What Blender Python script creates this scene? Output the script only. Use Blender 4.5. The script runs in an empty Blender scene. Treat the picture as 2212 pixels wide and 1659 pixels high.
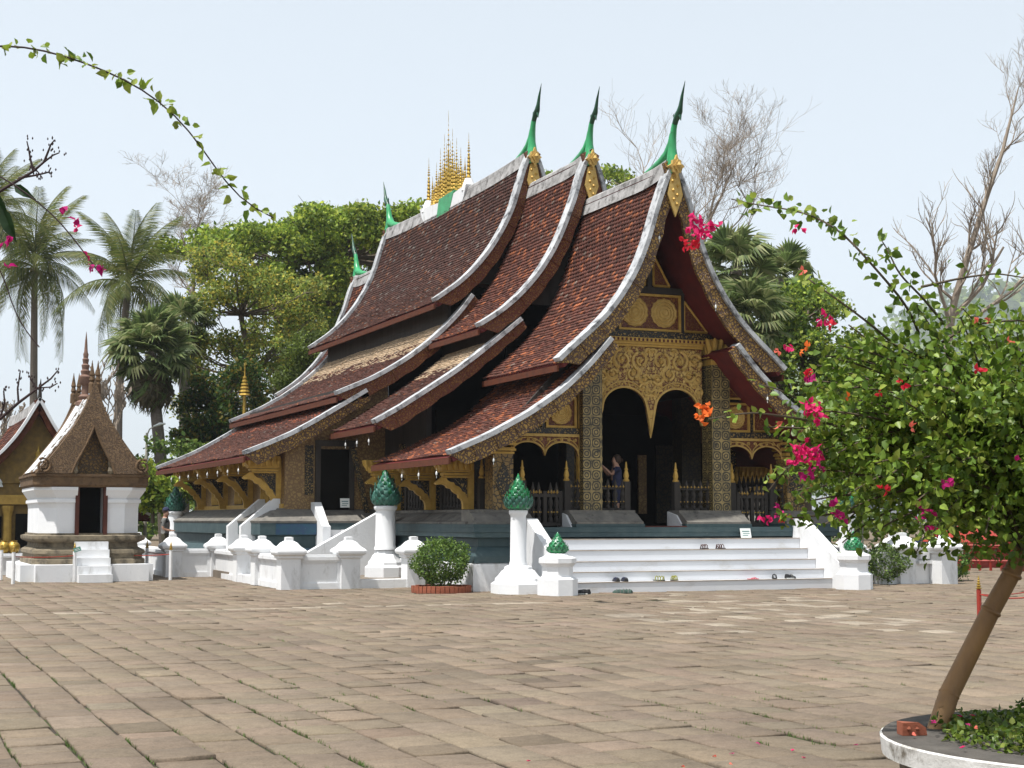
import bpy, bmesh, math, random
import numpy as np
from mathutils import Vector, Matrix, Euler
random.seed(7); rng = np.random.default_rng(7)
S = bpy.context.scene
COL = S.collection
R = math.radians
# ------------------------------------------------------------------ camera, sky, sun, exposure
HEAD = R(22.9); PITCH = math.atan((1122 - 829.5) / 3318.0); EYE = 1.6
cd = bpy.data.cameras.new('camera'); cam = bpy.data.objects.new('camera', cd); COL.objects.link(cam)
cam.location = (0, 0, EYE); cam.rotation_euler = (R(90) + PITCH, 0, -HEAD)
cd.sensor_width = 36; cd.lens = 54.0; cd.clip_end = 6000; cd.clip_start = .1
S.camera = cam
SUN = Vector((-0.38, -0.12, 0.92)).normalized()
w = bpy.data.worlds.new('World'); S.world = w; w.use_nodes = True
nt = w.node_tree; nt.nodes.clear()
sky = nt.nodes.new('ShaderNodeTexSky'); sky.sky_type = 'NISHITA'; sky.sun_disc = False
sky.sun_elevation = math.asin(SUN.z); sky.sun_rotation = math.atan2(SUN.x, SUN.y)
sky.air_density = 1.0; sky.dust_density = 1.5; sky.ozone_density = 1.0; sky.altitude = 300
hs = nt.nodes.new('ShaderNodeHueSaturation'); hs.inputs['Saturation'].default_value = 0.40
bg = nt.nodes.new('ShaderNodeBackground'); bg.inputs['Strength'].default_value = 0.15
wo = nt.nodes.new('ShaderNodeOutputWorld')
nt.links.new(sky.outputs[0], hs.inputs['Color']); hzm = nt.nodes.new('ShaderNodeMix'); hzm.data_type = 'RGBA'; hzm.inputs[0].default_value = .55; hzm.inputs[7].default_value = (3.05, 3.42, 3.6, 1)      # even milky haze over the whole sky
nt.links.new(hs.outputs[0], hzm.inputs[6]); nt.links.new(hzm.outputs[2], bg.inputs[0]); nt.links.new(bg.outputs[0], wo.inputs[0])
sd = bpy.data.lights.new('sun', 'SUN'); sd.energy = 4.2; sd.angle = R(1.2); sd.color = (1, .965, .915)
so = bpy.data.objects.new('sun', sd); COL.objects.link(so); so.location = (0, 0, 40)
so.rotation_euler = (-SUN).to_track_quat('-Z', 'Y').to_euler()
S.view_settings.view_transform = 'Standard'; S.view_settings.look = 'None'
S.view_settings.exposure = 0.74; S.view_settings.gamma = 1; S.view_settings.use_curve_mapping = False
S.cycles.max_bounces = 6; S.cycles.transparent_max_bounces = 6

# ------------------------------------------------------------------ photo directions -> points on real planes
PF, PX, PY = 3318.0, 1106.0, 829.5
_f = np.array([math.sin(HEAD)*math.cos(PITCH), math.cos(HEAD)*math.cos(PITCH), math.sin(PITCH)])
_r = np.array([math.cos(HEAD), -math.sin(HEAD), 0]); _u = np.cross(_r, _f); _c = np.array([0, 0, EYE])
def ray(x, y): return _f + _r*(x-PX)/PF - _u*(y-PY)/PF
def onZ(x, y, Z=0.0): d = ray(x, y); return _c + d*(Z-EYE)/d[2]
def onY(x, y, Y): d = ray(x, y); return _c + d*Y/d[1]
def onX(x, y, X): d = ray(x, y); return _c + d*X/d[0]
def onD(x, y, D): return _c + ray(x, y)*D          # D metres along the view axis

# ------------------------------------------------------------------ materials
def newmat(name):
    m = bpy.data.materials.new(name); m.use_nodes = True
    n = m.node_tree; n.nodes.clear()
    o = n.nodes.new('ShaderNodeOutputMaterial'); b = n.nodes.new('ShaderNodeBsdfPrincipled')
    n.links.new(b.outputs[0], o.inputs[0])
    return m, n, b
def N(n, t, **k):
    x = n.nodes.new(t)
    for a, v in k.items():
        if a[0] == '_': setattr(x, a[1:], v)
        else: x.inputs[a].default_value = v
    return x
def rgba(c): return (c[0], c[1], c[2], 1)
def coords(n, which='Object', scale=(1, 1, 1)):
    t = n.nodes.new('ShaderNodeTexCoord'); mp = n.nodes.new('ShaderNodeMapping'); mp.inputs['Scale'].default_value = scale
    n.links.new(t.outputs[which], mp.inputs[0]); return mp.outputs[0]
def noise(n, vec, scale, detail=5, rough=.6):
    x = N(n, 'ShaderNodeTexNoise', Scale=scale, Detail=detail, Roughness=rough); n.links.new(vec, x.inputs['Vector']); return x.outputs['Fac']
def ramp(n, fac, stops, interp='LINEAR'):
    r = n.nodes.new('ShaderNodeValToRGB'); r.color_ramp.interpolation = interp
    e = r.color_ramp.elements
    while len(e) < len(stops): e.new(.5)
    for i, (p, c) in enumerate(stops):
        e[i].position = p; e[i].color = rgba(c) if hasattr(c, '__len__') else (c, c, c, 1)
    n.links.new(fac, r.inputs[0]); return r.outputs[0]
def mix(n, fac, a, b, mode='MIX'):
    x = n.nodes.new('ShaderNodeMix'); x.data_type = 'RGBA'; x.blend_type = mode
    for s, v in ((0, fac), (6, a), (7, b)):
        if hasattr(v, 'links') or hasattr(v, 'is_linked'): n.links.new(v, x.inputs[s])
        else: x.inputs[s].default_value = v if s == 0 else rgba(v)
    return x.outputs[2]
def math_(n, op, a, b=0.0, c=None):
    x = n.nodes.new('ShaderNodeMath'); x.operation = op
    for i, v in enumerate((a, b) if c is None else (a, b, c)):
        if hasattr(v, 'is_linked'): n.links.new(v, x.inputs[i])
        else: x.inputs[i].default_value = v
    return x.outputs[0]
def bump(n, b, h, strength, dist=.02):
    x = N(n, 'ShaderNodeBump', Strength=strength, Distance=dist); n.links.new(h, x.inputs['Height']); n.links.new(x.outputs[0], b.inputs['Normal'])
def M(name, c1, c2=None, rough=.8, metal=0, ns=4, bs=30, bm=.3, spec=.3, stretch=(1, 1, 1), dirt=None, dscale=1.2, dth=(.55, .75), bd=.02):
    m, n, b = newmat(name)
    b.inputs['Roughness'].default_value = rough; b.inputs['Metallic'].default_value = metal; b.inputs['Specular IOR Level'].default_value = spec
    v = coords(n, 'Object', stretch)
    c = mix(n, ramp(n, noise(n, v, ns), [(.3, 0), (.7, 1)]), c1, c2 or tuple(x*.7 for x in c1))
    if dirt: c = mix(n, ramp(n, noise(n, v, dscale, 8, .7), [(dth[0], 0), (dth[1], 1)]), c, dirt)
    n.links.new(c, b.inputs['Base Color'])
    if bm: bump(n, b, noise(n, coords(n), bs, 6, .7), bm, bd)
    return m
def Mattr(name, rough=.8, var=.25, ns=6, bm=.2, bs=40, spec=.3, trans=0.0):
    m, n, b = newmat(name)
    a = N(n, 'ShaderNodeAttribute', _attribute_name='Col')
    v = coords(n)
    c = mix(n, 1.0, a.outputs['Color'], ramp(n, noise(n, v, ns, 6, .7), [(.25, 1-var), (.75, 1+var)]), 'MULTIPLY')
    n.links.new(c, b.inputs['Base Color'])
    b.inputs['Roughness'].default_value = rough; b.inputs['Specular IOR Level'].default_value = spec
    if bm: bump(n, b, noise(n, v, bs, 6, .7), bm)
    if trans:
        t = n.nodes.new('ShaderNodeBsdfTranslucent'); ms = n.nodes.new('ShaderNodeMixShader'); ms.inputs[0].default_value = trans
        n.links.new(c, t.inputs[0]); o = [x for x in n.nodes if x.type == 'OUTPUT_MATERIAL'][0]
        n.links.new(b.outputs[0], ms.inputs[1]); n.links.new(t.outputs[0], ms.inputs[2]); n.links.new(ms.outputs[0], o.inputs[0])
    return m
def Mcarved(name, gold, dark, scale=14, rough=.5, metal=.25, warp=.6, th=(.10, .2), bd=.03):
    """gilded carving: gold leaf-scroll relief over a darker ground"""
    m, n, b = newmat(name)
    v = coords(n)
    nz = N(n, 'ShaderNodeTexNoise', Scale=scale*.45, Detail=3); n.links.new(v, nz.inputs['Vector'])
    ad = n.nodes.new('ShaderNodeVectorMath'); ad.operation = 'MULTIPLY_ADD'; ad.inputs[1].default_value = (warp*.3,)*3
    n.links.new(nz.outputs['Color'], ad.inputs[0]); n.links.new(v, ad.inputs[2])
    vo = N(n, 'ShaderNodeTexVoronoi', Scale=scale, _feature='DISTANCE_TO_EDGE'); n.links.new(ad.outputs[0], vo.inputs['Vector'])
    f = ramp(n, vo.outputs['Distance'], [(th[0], 0), (th[1], 1)])
    wear = ramp(n, noise(n, v, 2.5, 6, .7), [(.35, .6), (.7, 1)])
    c = mix(n, f, dark, mix(n, 1.0, gold, wear, 'MULTIPLY')); n.links.new(c, b.inputs['Base Color'])
    b.inputs['Roughness'].default_value = rough; mm = math_(n, 'MULTIPLY', f, metal); n.links.new(mm, b.inputs['Metallic'])
    bump(n, b, f, .7, bd)
    return m
def Mlattice(name, gold, dark, kx, kz, wear=.5):
    m, n, b = newmat(name)
    sx = n.nodes.new('ShaderNodeSeparateXYZ'); n.links.new(coords(n), sx.inputs[0])
    xy = math_(n, 'ADD', sx.outputs[0], sx.outputs[1])
    a = math_(n, 'SINE', math_(n, 'MULTIPLY', xy, kx)); c = math_(n, 'SINE', math_(n, 'MULTIPLY', sx.outputs[2], kz))
    p = math_(n, 'ABSOLUTE', math_(n, 'MULTIPLY', a, c))
    f = ramp(n, p, [(0, 1), (.16, 1), (.2, 0), (.42, 0), (.47, 1), (.72, 1), (.76, 0), (.88, 0), (.92, 1)])
    k = ramp(n, noise(n, coords(n), 9, 8, .75), [(.5-wear*.3, 0), (.5+.1, 1)])
    f2 = mix(n, 1.0, f, k, 'MULTIPLY')
    cc = mix(n, f2, dark, gold); n.links.new(cc, b.inputs['Base Color'])
    b.inputs['Roughness'].default_value = .5
    return m
WHITE = M('white_plaster', (.72, .725, .725), (.62, .63, .645), .85, ns=1.5, bs=18, bm=.25, dirt=(.30, .29, .26), dscale=2.8, dth=(.55, .82), stretch=(1, 1, .4))
WHITE2 = M('white_limewash', (.74, .745, .75), (.66, .67, .685), .85, ns=1.2, bs=12, bm=.2, dirt=(.50, .47, .42), dscale=1.3, dth=(.66, .9))
VERGE = M('weathered_white_verge', (.50, .51, .52), (.30, .31, .32), .85, ns=2.6, bs=25, bm=.3, dirt=(.05, .05, .055), dscale=3.4, dth=(.5, .66))
RIDGE = M('weathered_ridge_mortar', (.40, .39, .385), (.19, .185, .18), .9, ns=3, bs=22, bm=.5, dirt=(.06, .055, .05), dscale=2.8, dth=(.5, .66))
TEAL = M('teal_plaster', (.024, .052, .060), (.055, .085, .088), .6, ns=3.5, bs=22, bm=.25, spec=.4, dirt=(.20, .20, .18), dscale=2.6, dth=(.66, .8))
TEALM = M('teal_mosaic', (.008, .06, .085), (.012, .03, .09), .35, ns=9, bs=60, bm=.3, spec=.5, dirt=(.25, .36, .40), dscale=16, dth=(.64, .7))
GREY = M('grey_stone_molding', (.20, .185, .16), (.11, .105, .095), .85, ns=4, bs=28, bm=.5, dirt=(.045, .045, .04), dscale=3, dth=(.55, .7))
TILE = Mattr('roof_tile_clay', .75, .3, 9, .25, 60)
SLAB = None
BOARD = M('red_fascia_board', (.105, .027, .009), (.060, .018, .008), .85, ns=6, bs=30, bm=.2)
SOFFIT = M('dark_red_soffit', (.14, .018, .015), (.08, .012, .011), .7, ns=3, bm=.1)
GOLDC = Mcarved('gilded_carving', (.42, .25, .06), (.075, .035, .018), 13)
GOLDR = Mcarved('gilded_carving_on_red', (.30, .14, .04), (.12, .028, .012), 16)
GOLDB = Mcarved('gilded_carving_on_black', (.36, .24, .08), (.015, .013, .010), 15, th=(.16, .24))
GOLD = M('gilded_wood', (.54, .34, .08), (.38, .23, .05), .5, .2, ns=6, bs=45, bm=.35, dirt=(.12, .07, .02), dscale=5, dth=(.6, .8))
GOLDP = M('pale_gilding', (.56, .38, .12), (.42, .27, .075), .5, .15, ns=8, bs=40, bm=.3)
GOLDM = M('gold_metal', (.46, .31, .06), (.28, .17, .03), .38, .55, ns=12, bs=60, bm=.2)
REDL = M('red_lacquer', (.10, .020, .012), (.06, .014, .010), .6, ns=6, bm=.1)
LATT = Mlattice('gold_stencil_lattice', (.34, .25, .09), (.016, .015, .012), 12.5, 12.5)
STEN = Mcarved('gold_stencil_panel', (.32, .20, .06), (.022, .016, .011), 9, metal=.1, th=(.03, .12), bd=.004)
STENW = Mcarved('worn_gold_stencil_wall', (.34, .22, .08), (.15, .085, .035), 11, metal=.05, th=(.05, .22), bd=.004)
DARK = M('black_interior_shade', (.004, .0035, .003), (.007, .006, .004), .8, ns=3, bm=.1, spec=.05)  # wall colour taken near black to paint interior and doorway shade
SHADEST = Mcarved('shaded_gold_stencil', (.05, .033, .012), (.006, .005, .004), 10, metal=.05, th=(.03, .14), bd=.002)  # gold stencil darkened in its colour for the shade inside the porch
SCROLLR = Mcarved('scroll_carving_on_red', (.52, .34, .10), (.13, .024, .014), 11, metal=.1, warp=1.0, th=(.04, .12))
WOOD = M('dark_weathered_wood', (.045, .038, .032), (.024, .02, .017), .7, ns=5, bs=40, bm=.3, stretch=(1, 1, .2))
GREEN = M('green_glaze', (.03, .33, .12), (.02, .22, .07), .35, ns=3, bs=30, bm=.2, spec=.5, dirt=(.01, .06, .03), dscale=5, dth=(.6, .7))
DGREEN = M('dark_green_glaze', (.012, .09, .04), (.006, .035, .02), .4, ns=5, bm=.2, spec=.5)
LOTUS = M('green_glass_petal', (.01, .28, .07), (.01, .09, .05), .22, ns=7, bs=50, bm=.4, spec=.8, dirt=(.03, .06, .06), dscale=3, dth=(.5, .62))
LOTUS2 = M('weathered_green_petal', (.02, .15, .09), (.035, .09, .085), .35, ns=5, bs=50, bm=.4, spec=.6, dirt=(.10, .16, .16), dscale=6, dth=(.58, .72))
LAT = M('brown_laterite_stucco', (.17, .105, .055), (.09, .058, .034), .9, ns=5, bs=26, bm=.7, dirt=(.05, .035, .02), dscale=7, dth=(.55, .7), bd=.04)
LATC = Mcarved('carved_brown_stucco', (.23, .145, .075), (.085, .052, .03), 13, rough=.9, metal=0, warp=1.2, th=(.03, .16))
LATG = Mcarved('gilded_laterite_relief', (.24, .13, .03), (.06, .035, .012), 12, metal=.1)
LSTONE = M('lichen_grey_stone', (.23, .19, .13), (.12, .10, .07), .9, ns=4, bs=30, bm=.6, dirt=(.05, .045, .035), dscale=4, dth=(.5, .7))
BRICK = M('red_brick', (.30, .095, .05), (.19, .06, .035), .9, ns=8, bs=50, bm=.4)
BARK = M('grey_bark', (.16, .125, .09), (.09, .07, .05), .9, ns=8, bs=20, bm=.6, stretch=(1, 1, .3))
BARKP = M('pale_twig_bark', (.34, .28, .22), (.22, .18, .14), .9, ns=4, bm=.2)
DTWIG = M('dark_twig_bark', (.05, .03, .03), (.03, .02, .02), .8, ns=10, bm=.2)
PALMT = M('palm_trunk_bark', (.20, .17, .14), (.12, .10, .085), .9, ns=8, bs=12, bm=.6, stretch=(1, 1, 4))
BAMBOO = M('tan_cane_bark', (.30, .165, .06), (.17, .09, .038), .55, ns=7, bs=30, bm=.25, stretch=(1, 1, .3), spec=.4)
LEAF = Mattr('leaf', .45, .2, 3, 0, spec=.4, trans=.36)
LEAFFAR = Mattr('far_leaf', .55, .15, 3, 0, spec=.3, trans=.45)
BRACT = Mattr('bract', .6, .12, 8, 0, spec=.2, trans=.4)
GRASSM = M('grass_blade', (.09, .15, .03), (.06, .10, .02), .7, ns=4, bm=0)
SOIL = M('earth', (.16, .12, .08), (.10, .075, .05), .95, ns=2, bs=14, bm=.6)
CONC = M('aged_concrete', (.30, .28, .25), (.17, .16, .14), .9, ns=3, bs=20, bm=.5, dirt=(.06, .055, .05), dscale=3, dth=(.5, .68))
BLACK = M('black_rubber', (.015, .015, .017), (.03, .03, .032), .6, ns=10, bm=.1)
SKIN = M('skin', (.46, .27, .19), (.40, .22, .15), .55, ns=6, bm=.05)
NAVY = M('navy_cloth', (.035, .04, .09), (.025, .03, .06), .9, ns=12, bm=.2)
GREYC = M('grey_cloth', (.16, .16, .15), (.12, .12, .115), .9, ns=12, bm=.2)
OLIVE = M('olive_cloth', (.055, .05, .03), (.04, .035, .02), .9, ns=12, bm=.2)
HAIR = M('dark_hair', (.03, .018, .012), (.05, .028, .018), .5, ns=20, bm=.2)
STEEL = M('painted_pole', (.42, .40, .33), (.34, .32, .27), .5, ns=4, bm=.1)
REDP = M('red_paint', (.33, .035, .02), (.24, .03, .02), .55, ns=6, bm=.15)
YELW = M('ochre_gilded_wall', (.26, .16, .04), (.14, .09, .03), .7, ns=5, bm=.3)
PAPER = M('white_card', (.75, .77, .74), (.7, .72, .7), .7, bm=0)
GLASSW = M('milky_glass', (.75, .77, .76), (.6, .62, .62), .15, ns=8, bm=0, spec=.6)

# ------------------------------------------------------------------ mesh builder
class MB:
    def __init__(s): s.v = []; s.f = []; s.c = None
    def add(s, vs, fs):
        k = len(s.v); s.v += [tuple(p) for p in vs]; s.f += [tuple(i+k for i in f) for f in fs]; return s
    def box(s, x0, x1, y0, y1, z0, z1):
        return s.add([(x0,y0,z0),(x1,y0,z0),(x1,y1,z0),(x0,y1,z0),(x0,y0,z1),(x1,y0,z1),(x1,y1,z1),(x0,y1,z1)],
                     [(0,3,2,1),(4,5,6,7),(0,1,5,4),(1,2,6,5),(2,3,7,6),(3,0,4,7)])
    def frustum(s, cx, cy, z0, z1, a0, b0, a1, b1):
        return s.add([(cx-a0,cy-b0,z0),(cx+a0,cy-b0,z0),(cx+a0,cy+b0,z0),(cx-a0,cy+b0,z0),(cx-a1,cy-b1,z1),(cx+a1,cy-b1,z1),(cx+a1,cy+b1,z1),(cx-a1,cy+b1,z1)],
                     [(0,3,2,1),(4,5,6,7),(0,1,5,4),(1,2,6,5),(2,3,7,6),(3,0,4,7)])
    def stack(s, cx, cy, prof, ax=1.0, ay=1.0):
        """square moulded block: prof = [(half, z), ...]"""
        vs = []; fs = []
        for h, z in prof:
            vs += [(cx-h*ax,cy-h*ay,z),(cx+h*ax,cy-h*ay,z),(cx+h*ax,cy+h*ay,z),(cx-h*ax,cy+h*ay,z)]
        for i in range(len(prof)-1):
            for j in range(4):
                a = i*4+j; b = i*4+(j+1)%4; fs.append((a, b, b+4, a+4))
        fs.append((3,2,1,0)); k = 4*(len(prof)-1); fs.append((k,k+1,k+2,k+3))
        return s.add(vs, fs)
    def rectstack(s, x0, x1, y0, y1, prof):
        """moulded rectangular mass: prof = [(outset, z)]"""
        vs = []; fs = []
        for o, z in prof: vs += [(x0-o,y0-o,z),(x1+o,y0-o,z),(x1+o,y1+o,z),(x0-o,y1+o,z)]
        for i in range(len(prof)-1):
            for j in range(4):
                a = i*4+j; b = i*4+(j+1)%4; fs.append((a, b, b+4, a+4))
        fs.append((3,2,1,0)); k = 4*(len(prof)-1); fs.append((k,k+1,k+2,k+3))
        return s.add(vs, fs)
    def lathe(s, cx, cy, prof, n=16, phase=0.0, sx=1.0, sy=1.0):
        vs = []; fs = []
        for r, z in prof:
            for j in range(n):
                a = phase + 2*math.pi*j/n; vs.append((cx+sx*r*math.cos(a), cy+sy*r*math.sin(a), z))
        for i in range(len(prof)-1):
            for j in range(n):
                a = i*n+j; b = i*n+(j+1) % n; fs.append((a, b, b+n, a+n))
        fs.append(tuple(range(n-1, -1, -1))); k = n*(len(prof)-1); fs.append(tuple(range(k, k+n)))
        return s.add(vs, fs)
    def tube(s, pts, rad, n=8, cap=True, sq=None):
        P = [Vector(p) for p in pts]; vs = []; fs = []
        if not hasattr(rad, '__len__'): rad = [rad]*len(P)
        ref = Vector((0, 0, 1)); 
        if abs((P[-1]-P[0]).normalized().z) > .9: ref = Vector((1, 0, 0))
        for i, p in enumerate(P):
            t = (P[min(i+1, len(P)-1)]-P[max(i-1, 0)]).normalized()
            a = t.cross(ref); a = a.normalized() if a.length > 1e-5 else Vector((1, 0, 0)); b = t.cross(a).normalized()
            for j in range(n):
                q = 2*math.pi*j/n; ra = rad[i]; rb = rad[i]*(sq or 1)
                vs.append(tuple(p + a*(ra*math.cos(q)) + b*(rb*math.sin(q))))
        for i in range(len(P)-1):
            for j in range(n):
                k = i*n+j; l = i*n+(j+1) % n; fs.append((k, l, l+n, k+n))
        if cap: fs.append(tuple(range(n-1, -1, -1))); k = n*(len(P)-1); fs.append(tuple(range(k, k+n)))
        return s.add(vs, fs)
    def prism(s, poly, y0, y1, axis='y'):
        """extrude polygon of (a, z) along y (or x)"""
        n = len(poly)
        if axis == 'y': vs = [(a, y0, z) for a, z in poly] + [(a, y1, z) for a, z in poly]
        elif axis == 'x': vs = [(y0, a, z) for a, z in poly] + [(y1, a, z) for a, z in poly]
        else: vs = [(a, z, y0) for a, z in poly] + [(a, z, y1) for a, z in poly]
        fs = [tuple(range(n-1, -1, -1)), tuple(range(n, 2*n))] + [(i, (i+1) % n, n+(i+1) % n, n+i) for i in range(n)]
        return s.add(vs, fs)
    def strip(s, lo, hi, y0, y1):
        """plate between two polylines of (x, z), thick in y"""
        n = len(lo); vs = []; fs = []
        for (a, z), (b, q) in zip(lo, hi): vs += [(a,y0,z),(b,y0,q),(b,y1,q),(a,y1,z)]
        for i in range(n-1):
            for j in range(4):
                k = i*4+j; l = i*4+(j+1) % 4; fs.append((k, l, l+4, k+4))
        fs += [(3,2,1,0), (4*n-4, 4*n-3, 4*n-2, 4*n-1)]
        return s.add(vs, fs)
    def mesh(s, name, smooth=False):
        me = bpy.data.meshes.new(name); me.from_pydata(s.v, [], s.f)
        bm = bmesh.new(); bm.from_mesh(me); bmesh.ops.recalc_face_normals(bm, faces=bm.faces); bm.to_mesh(me); bm.free()
        if smooth:
            me.polygons.foreach_set('use_smooth', [True]*len(me.polygons))
            try: me.set_sharp_from_angle(angle=R(38))
            except Exception: pass
        return me
def npmesh(name, verts, faces, cols=None, smooth=False):
    """verts (N,3), faces (M,k), per-vertex colours"""
    me = bpy.data.meshes.new(name); verts = np.asarray(verts, np.float32).reshape(-1, 3); faces = np.asarray(faces, np.int32)
    M_, k = faces.shape
    me.vertices.add(len(verts)); me.vertices.foreach_set('co', verts.ravel())
    me.loops.add(M_*k); me.loops.foreach_set('vertex_index', faces.ravel())
    me.polygons.add(M_); me.polygons.foreach_set('loop_start', np.arange(0, M_*k, k, dtype=np.int32))
    try: me.polygons.foreach_set('loop_total', np.full(M_, k, np.int32))
    except Exception: pass
    if smooth: me.polygons.foreach_set('use_smooth', np.ones(M_, bool))
    me.update(calc_edges=True)
    if cols is not None:
        a = me.color_attributes.new('Col', 'FLOAT_COLOR', 'POINT')
        c = np.ones((len(verts), 4), np.float32); c[:, :3] = cols; a.data.foreach_set('color', c.ravel())
    return me
WM = {}
def link(o, parent=None, world=True):
    COL.objects.link(o)
    if parent is not None:
        o.parent = parent
        if world: o.matrix_parent_inverse = WM.get(parent.name, Matrix.Identity(4)).inverted()
    return o
def obj(name, me, mat, parent=None, loc=None, rot=None, scale=None, world=True, smooth=False):
    if isinstance(me, MB): me = me.mesh(name, smooth)
    o = bpy.data.objects.new(name, me)
    if mat is not None and len(me.materials) == 0: me.materials.append(mat)
    if loc is not None: o.location = loc
    if rot is not None: o.rotation_euler = rot
    if scale is not None: o.scale = scale if hasattr(scale, '__len__') else (scale,)*3
    link(o, parent, world)
    if loc is not None or rot is not None:
        m = Matrix.Translation(loc or (0,0,0)) @ Euler(rot or (0,0,0)).to_matrix().to_4x4()
        WM[o.name] = m if world or parent is None else WM.get(parent.name, Matrix.Identity(4)) @ m
    elif parent is not None and not world: WM[o.name] = WM.get(parent.name, Matrix.Identity(4))
    return o
def tag(o, label, cat=None, group=None, kind=None):
    if label: o['label'] = label
    if cat: o['category'] = cat
    if group: o['group'] = group
    if kind: o['kind'] = kind
    return o
def thing(name, label, cat, loc, rz=0, group=None):
    o = bpy.data.objects.new(name, None); o.empty_display_size = .2; COL.objects.link(o)
    o.location = tuple(loc); o.rotation_euler = (0, 0, rz)
    WM[o.name] = Matrix.Translation(Vector(loc)) @ Matrix.Rotation(rz, 4, 'Z')
    return tag(o, label, cat, group)
def copytree(src, loc, rz=0, label=None, group=None):
    """a copy of a thing with its parts and sub-parts"""
    r = src.copy(); COL.objects.link(r); r.location = tuple(loc); r.rotation_euler = (0, 0, rz)
    if label: r['label'] = label
    if group: r['group'] = group
    for ch in src.children:
        c = ch.copy(); COL.objects.link(c); c.parent = r
        for g in ch.children:
            d = g.copy(); COL.objects.link(d); d.parent = c
    return r
def lerp_prof(prof, n):
    p = np.array(prof, float); s = np.r_[0, np.cumsum(np.hypot(*np.diff(p, axis=0).T))]
    t = np.linspace(0, s[-1], n)
    # smooth interpolation (Catmull-like via cubic on chord length)
    out = np.stack([np.interp(t, s, p[:, 0]), np.interp(t, s, p[:, 1])], 1)
    for _ in range(3):
        q = out.copy(); q[1:-1] = (out[:-2] + 2*out[1:-1] + out[2:])/4; out = q
    return out, s[-1]

# ------------------------------------------------------------------ ground and paving
ground = tag(obj('ground', npmesh('ground', [(-2500,-1200,-.06),(3600,-1200,-.06),(3600,4200,-.06),(-2500,4200,-.06)], [(0,1,2,3)]), SOIL), None, kind='structure')
def slab_material():
    m, n, b = newmat('paving_slab')
    a = N(n, 'ShaderNodeAttribute', _attribute_name='Col'); v = coords(n, 'Object')
    big = ramp(n, noise(n, v, .35, 6, .65), [(.3, .80), (.7, 1.14)])
    fine = ramp(n, noise(n, v, 7, 9, .78), [(.25, .62), (.5, 1.0), (.75, 1.2)])
    grit = ramp(n, noise(n, v, 60, 6, .8), [(.3, .58), (.7, 1.30)])
    c = mix(n, 1.0, a.outputs['Color'], big, 'MULTIPLY'); c = mix(n, 1.0, c, fine, 'MULTIPLY'); c = mix(n, 1.0, c, grit, 'MULTIPLY')
    st = ramp(n, noise(n, v, .55, 9, .75), [(.54, 0), (.74, .6)])
    c = mix(n, st, c, (.13, .105, .085)); n.links.new(c, b.inputs['Base Color'])
    b.inputs['Roughness'].default_value = .9; b.inputs['Specular IOR Level'].default_value = .2
    bump(n, b, noise(n, v, 38, 8, .8), .55, .02)
    return m
SLAB = slab_material()
JOINT = M('joint_dirt', (.05, .04, .03), (.028, .023, .016), .95, ns=6, bs=40, bm=.5, dirt=(.055, .08, .02), dscale=1.5, dth=(.5, .64))
pave = tag(obj('pavement', npmesh('pavement', [(-25,2,-.022),(60,2,-.022),(60,62,-.022),(-25,62,-.022)], [(0,1,2,3)]), JOINT), None, kind='structure')
SX, SY = .42, .52
rows = []
for i in range(-12, 96):
    x = 1.0 + i*SX; off = random.uniform(0, SY)
    y = 4.0 + off
    while y < 47:
        if 27.0 < y < 27.6: y = 27.6
        if 26.4 < y < 27.0: rows.append((x, y, 27.2-y)); rows.append((x, 27.2, .42)); y = 27.62; continue
        sy = SY*random.choice((1, 1, .72, .8, .9, 1.1, 1.35))
        if (y*.05 - 2.4 < x < y*.92 + 3.0): rows.append((x, y, sy))
        y += sy
rows = np.array(rows); NS = len(rows)
colg = rng.uniform(.006, .036, 400)[np.round((rows[:, 0]-1.0)/SX).astype(int) + 100]; gapx = np.where(rows[:, 1] < 20, colg*rng.uniform(.7, 1.3, NS), colg*.55); gapy = rng.uniform(.002, .012, NS)*np.where(rng.random(NS) < .25, 1.4, .5)
hx = (SX - gapx)/2; hy = (rows[:, 2] - gapy)/2
cx = rows[:, 0] + SX/2 + rng.normal(0, .003, NS); cy = rows[:, 1] + rows[:, 2]/2
zt = rng.normal(0, .0045, NS); tlx = rng.normal(0, .007, NS); tly = rng.normal(0, .008, NS)
base = np.array([.192, .150, .108]); scol = base*(1 + rng.normal(0, .06, (NS, 1))) * (1 + rng.normal(0, .015, (NS, 3)))
light = np.zeros(NS, bool)
light |= (np.abs(cy - 27.41) < .05) & (cx < 12.5) & (rng.random(NS) < .85)
light |= (np.abs(cy - 28.6) < .22) & (cx > 7) & (cx < 12.5) & (rng.random(NS) < .35)
for (lx, ly, lr, pr) in ((13.4, 22.5, 1.8, .2), (15.3, 25.5, 2.0, .15), (11.5, 20.5, 1.0, .25), (14.6, 19.6, 1.2, .25), (17, 27, 2.5, .08)):
    light |= (np.hypot(cx-lx, (cy-ly)*.6) < lr) & (rng.random(NS) < pr)
scol[light] = np.array([.285, .24, .185])*(1 + rng.normal(0, .06, (light.sum(), 1)))
dk = rng.random(NS) < .05; scol[dk] *= .8
dk2 = (np.hypot(cx-6.6, (cy-16.5)*.5) < 1.5) & (rng.random(NS) < .4); scol[dk2] *= .78
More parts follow.
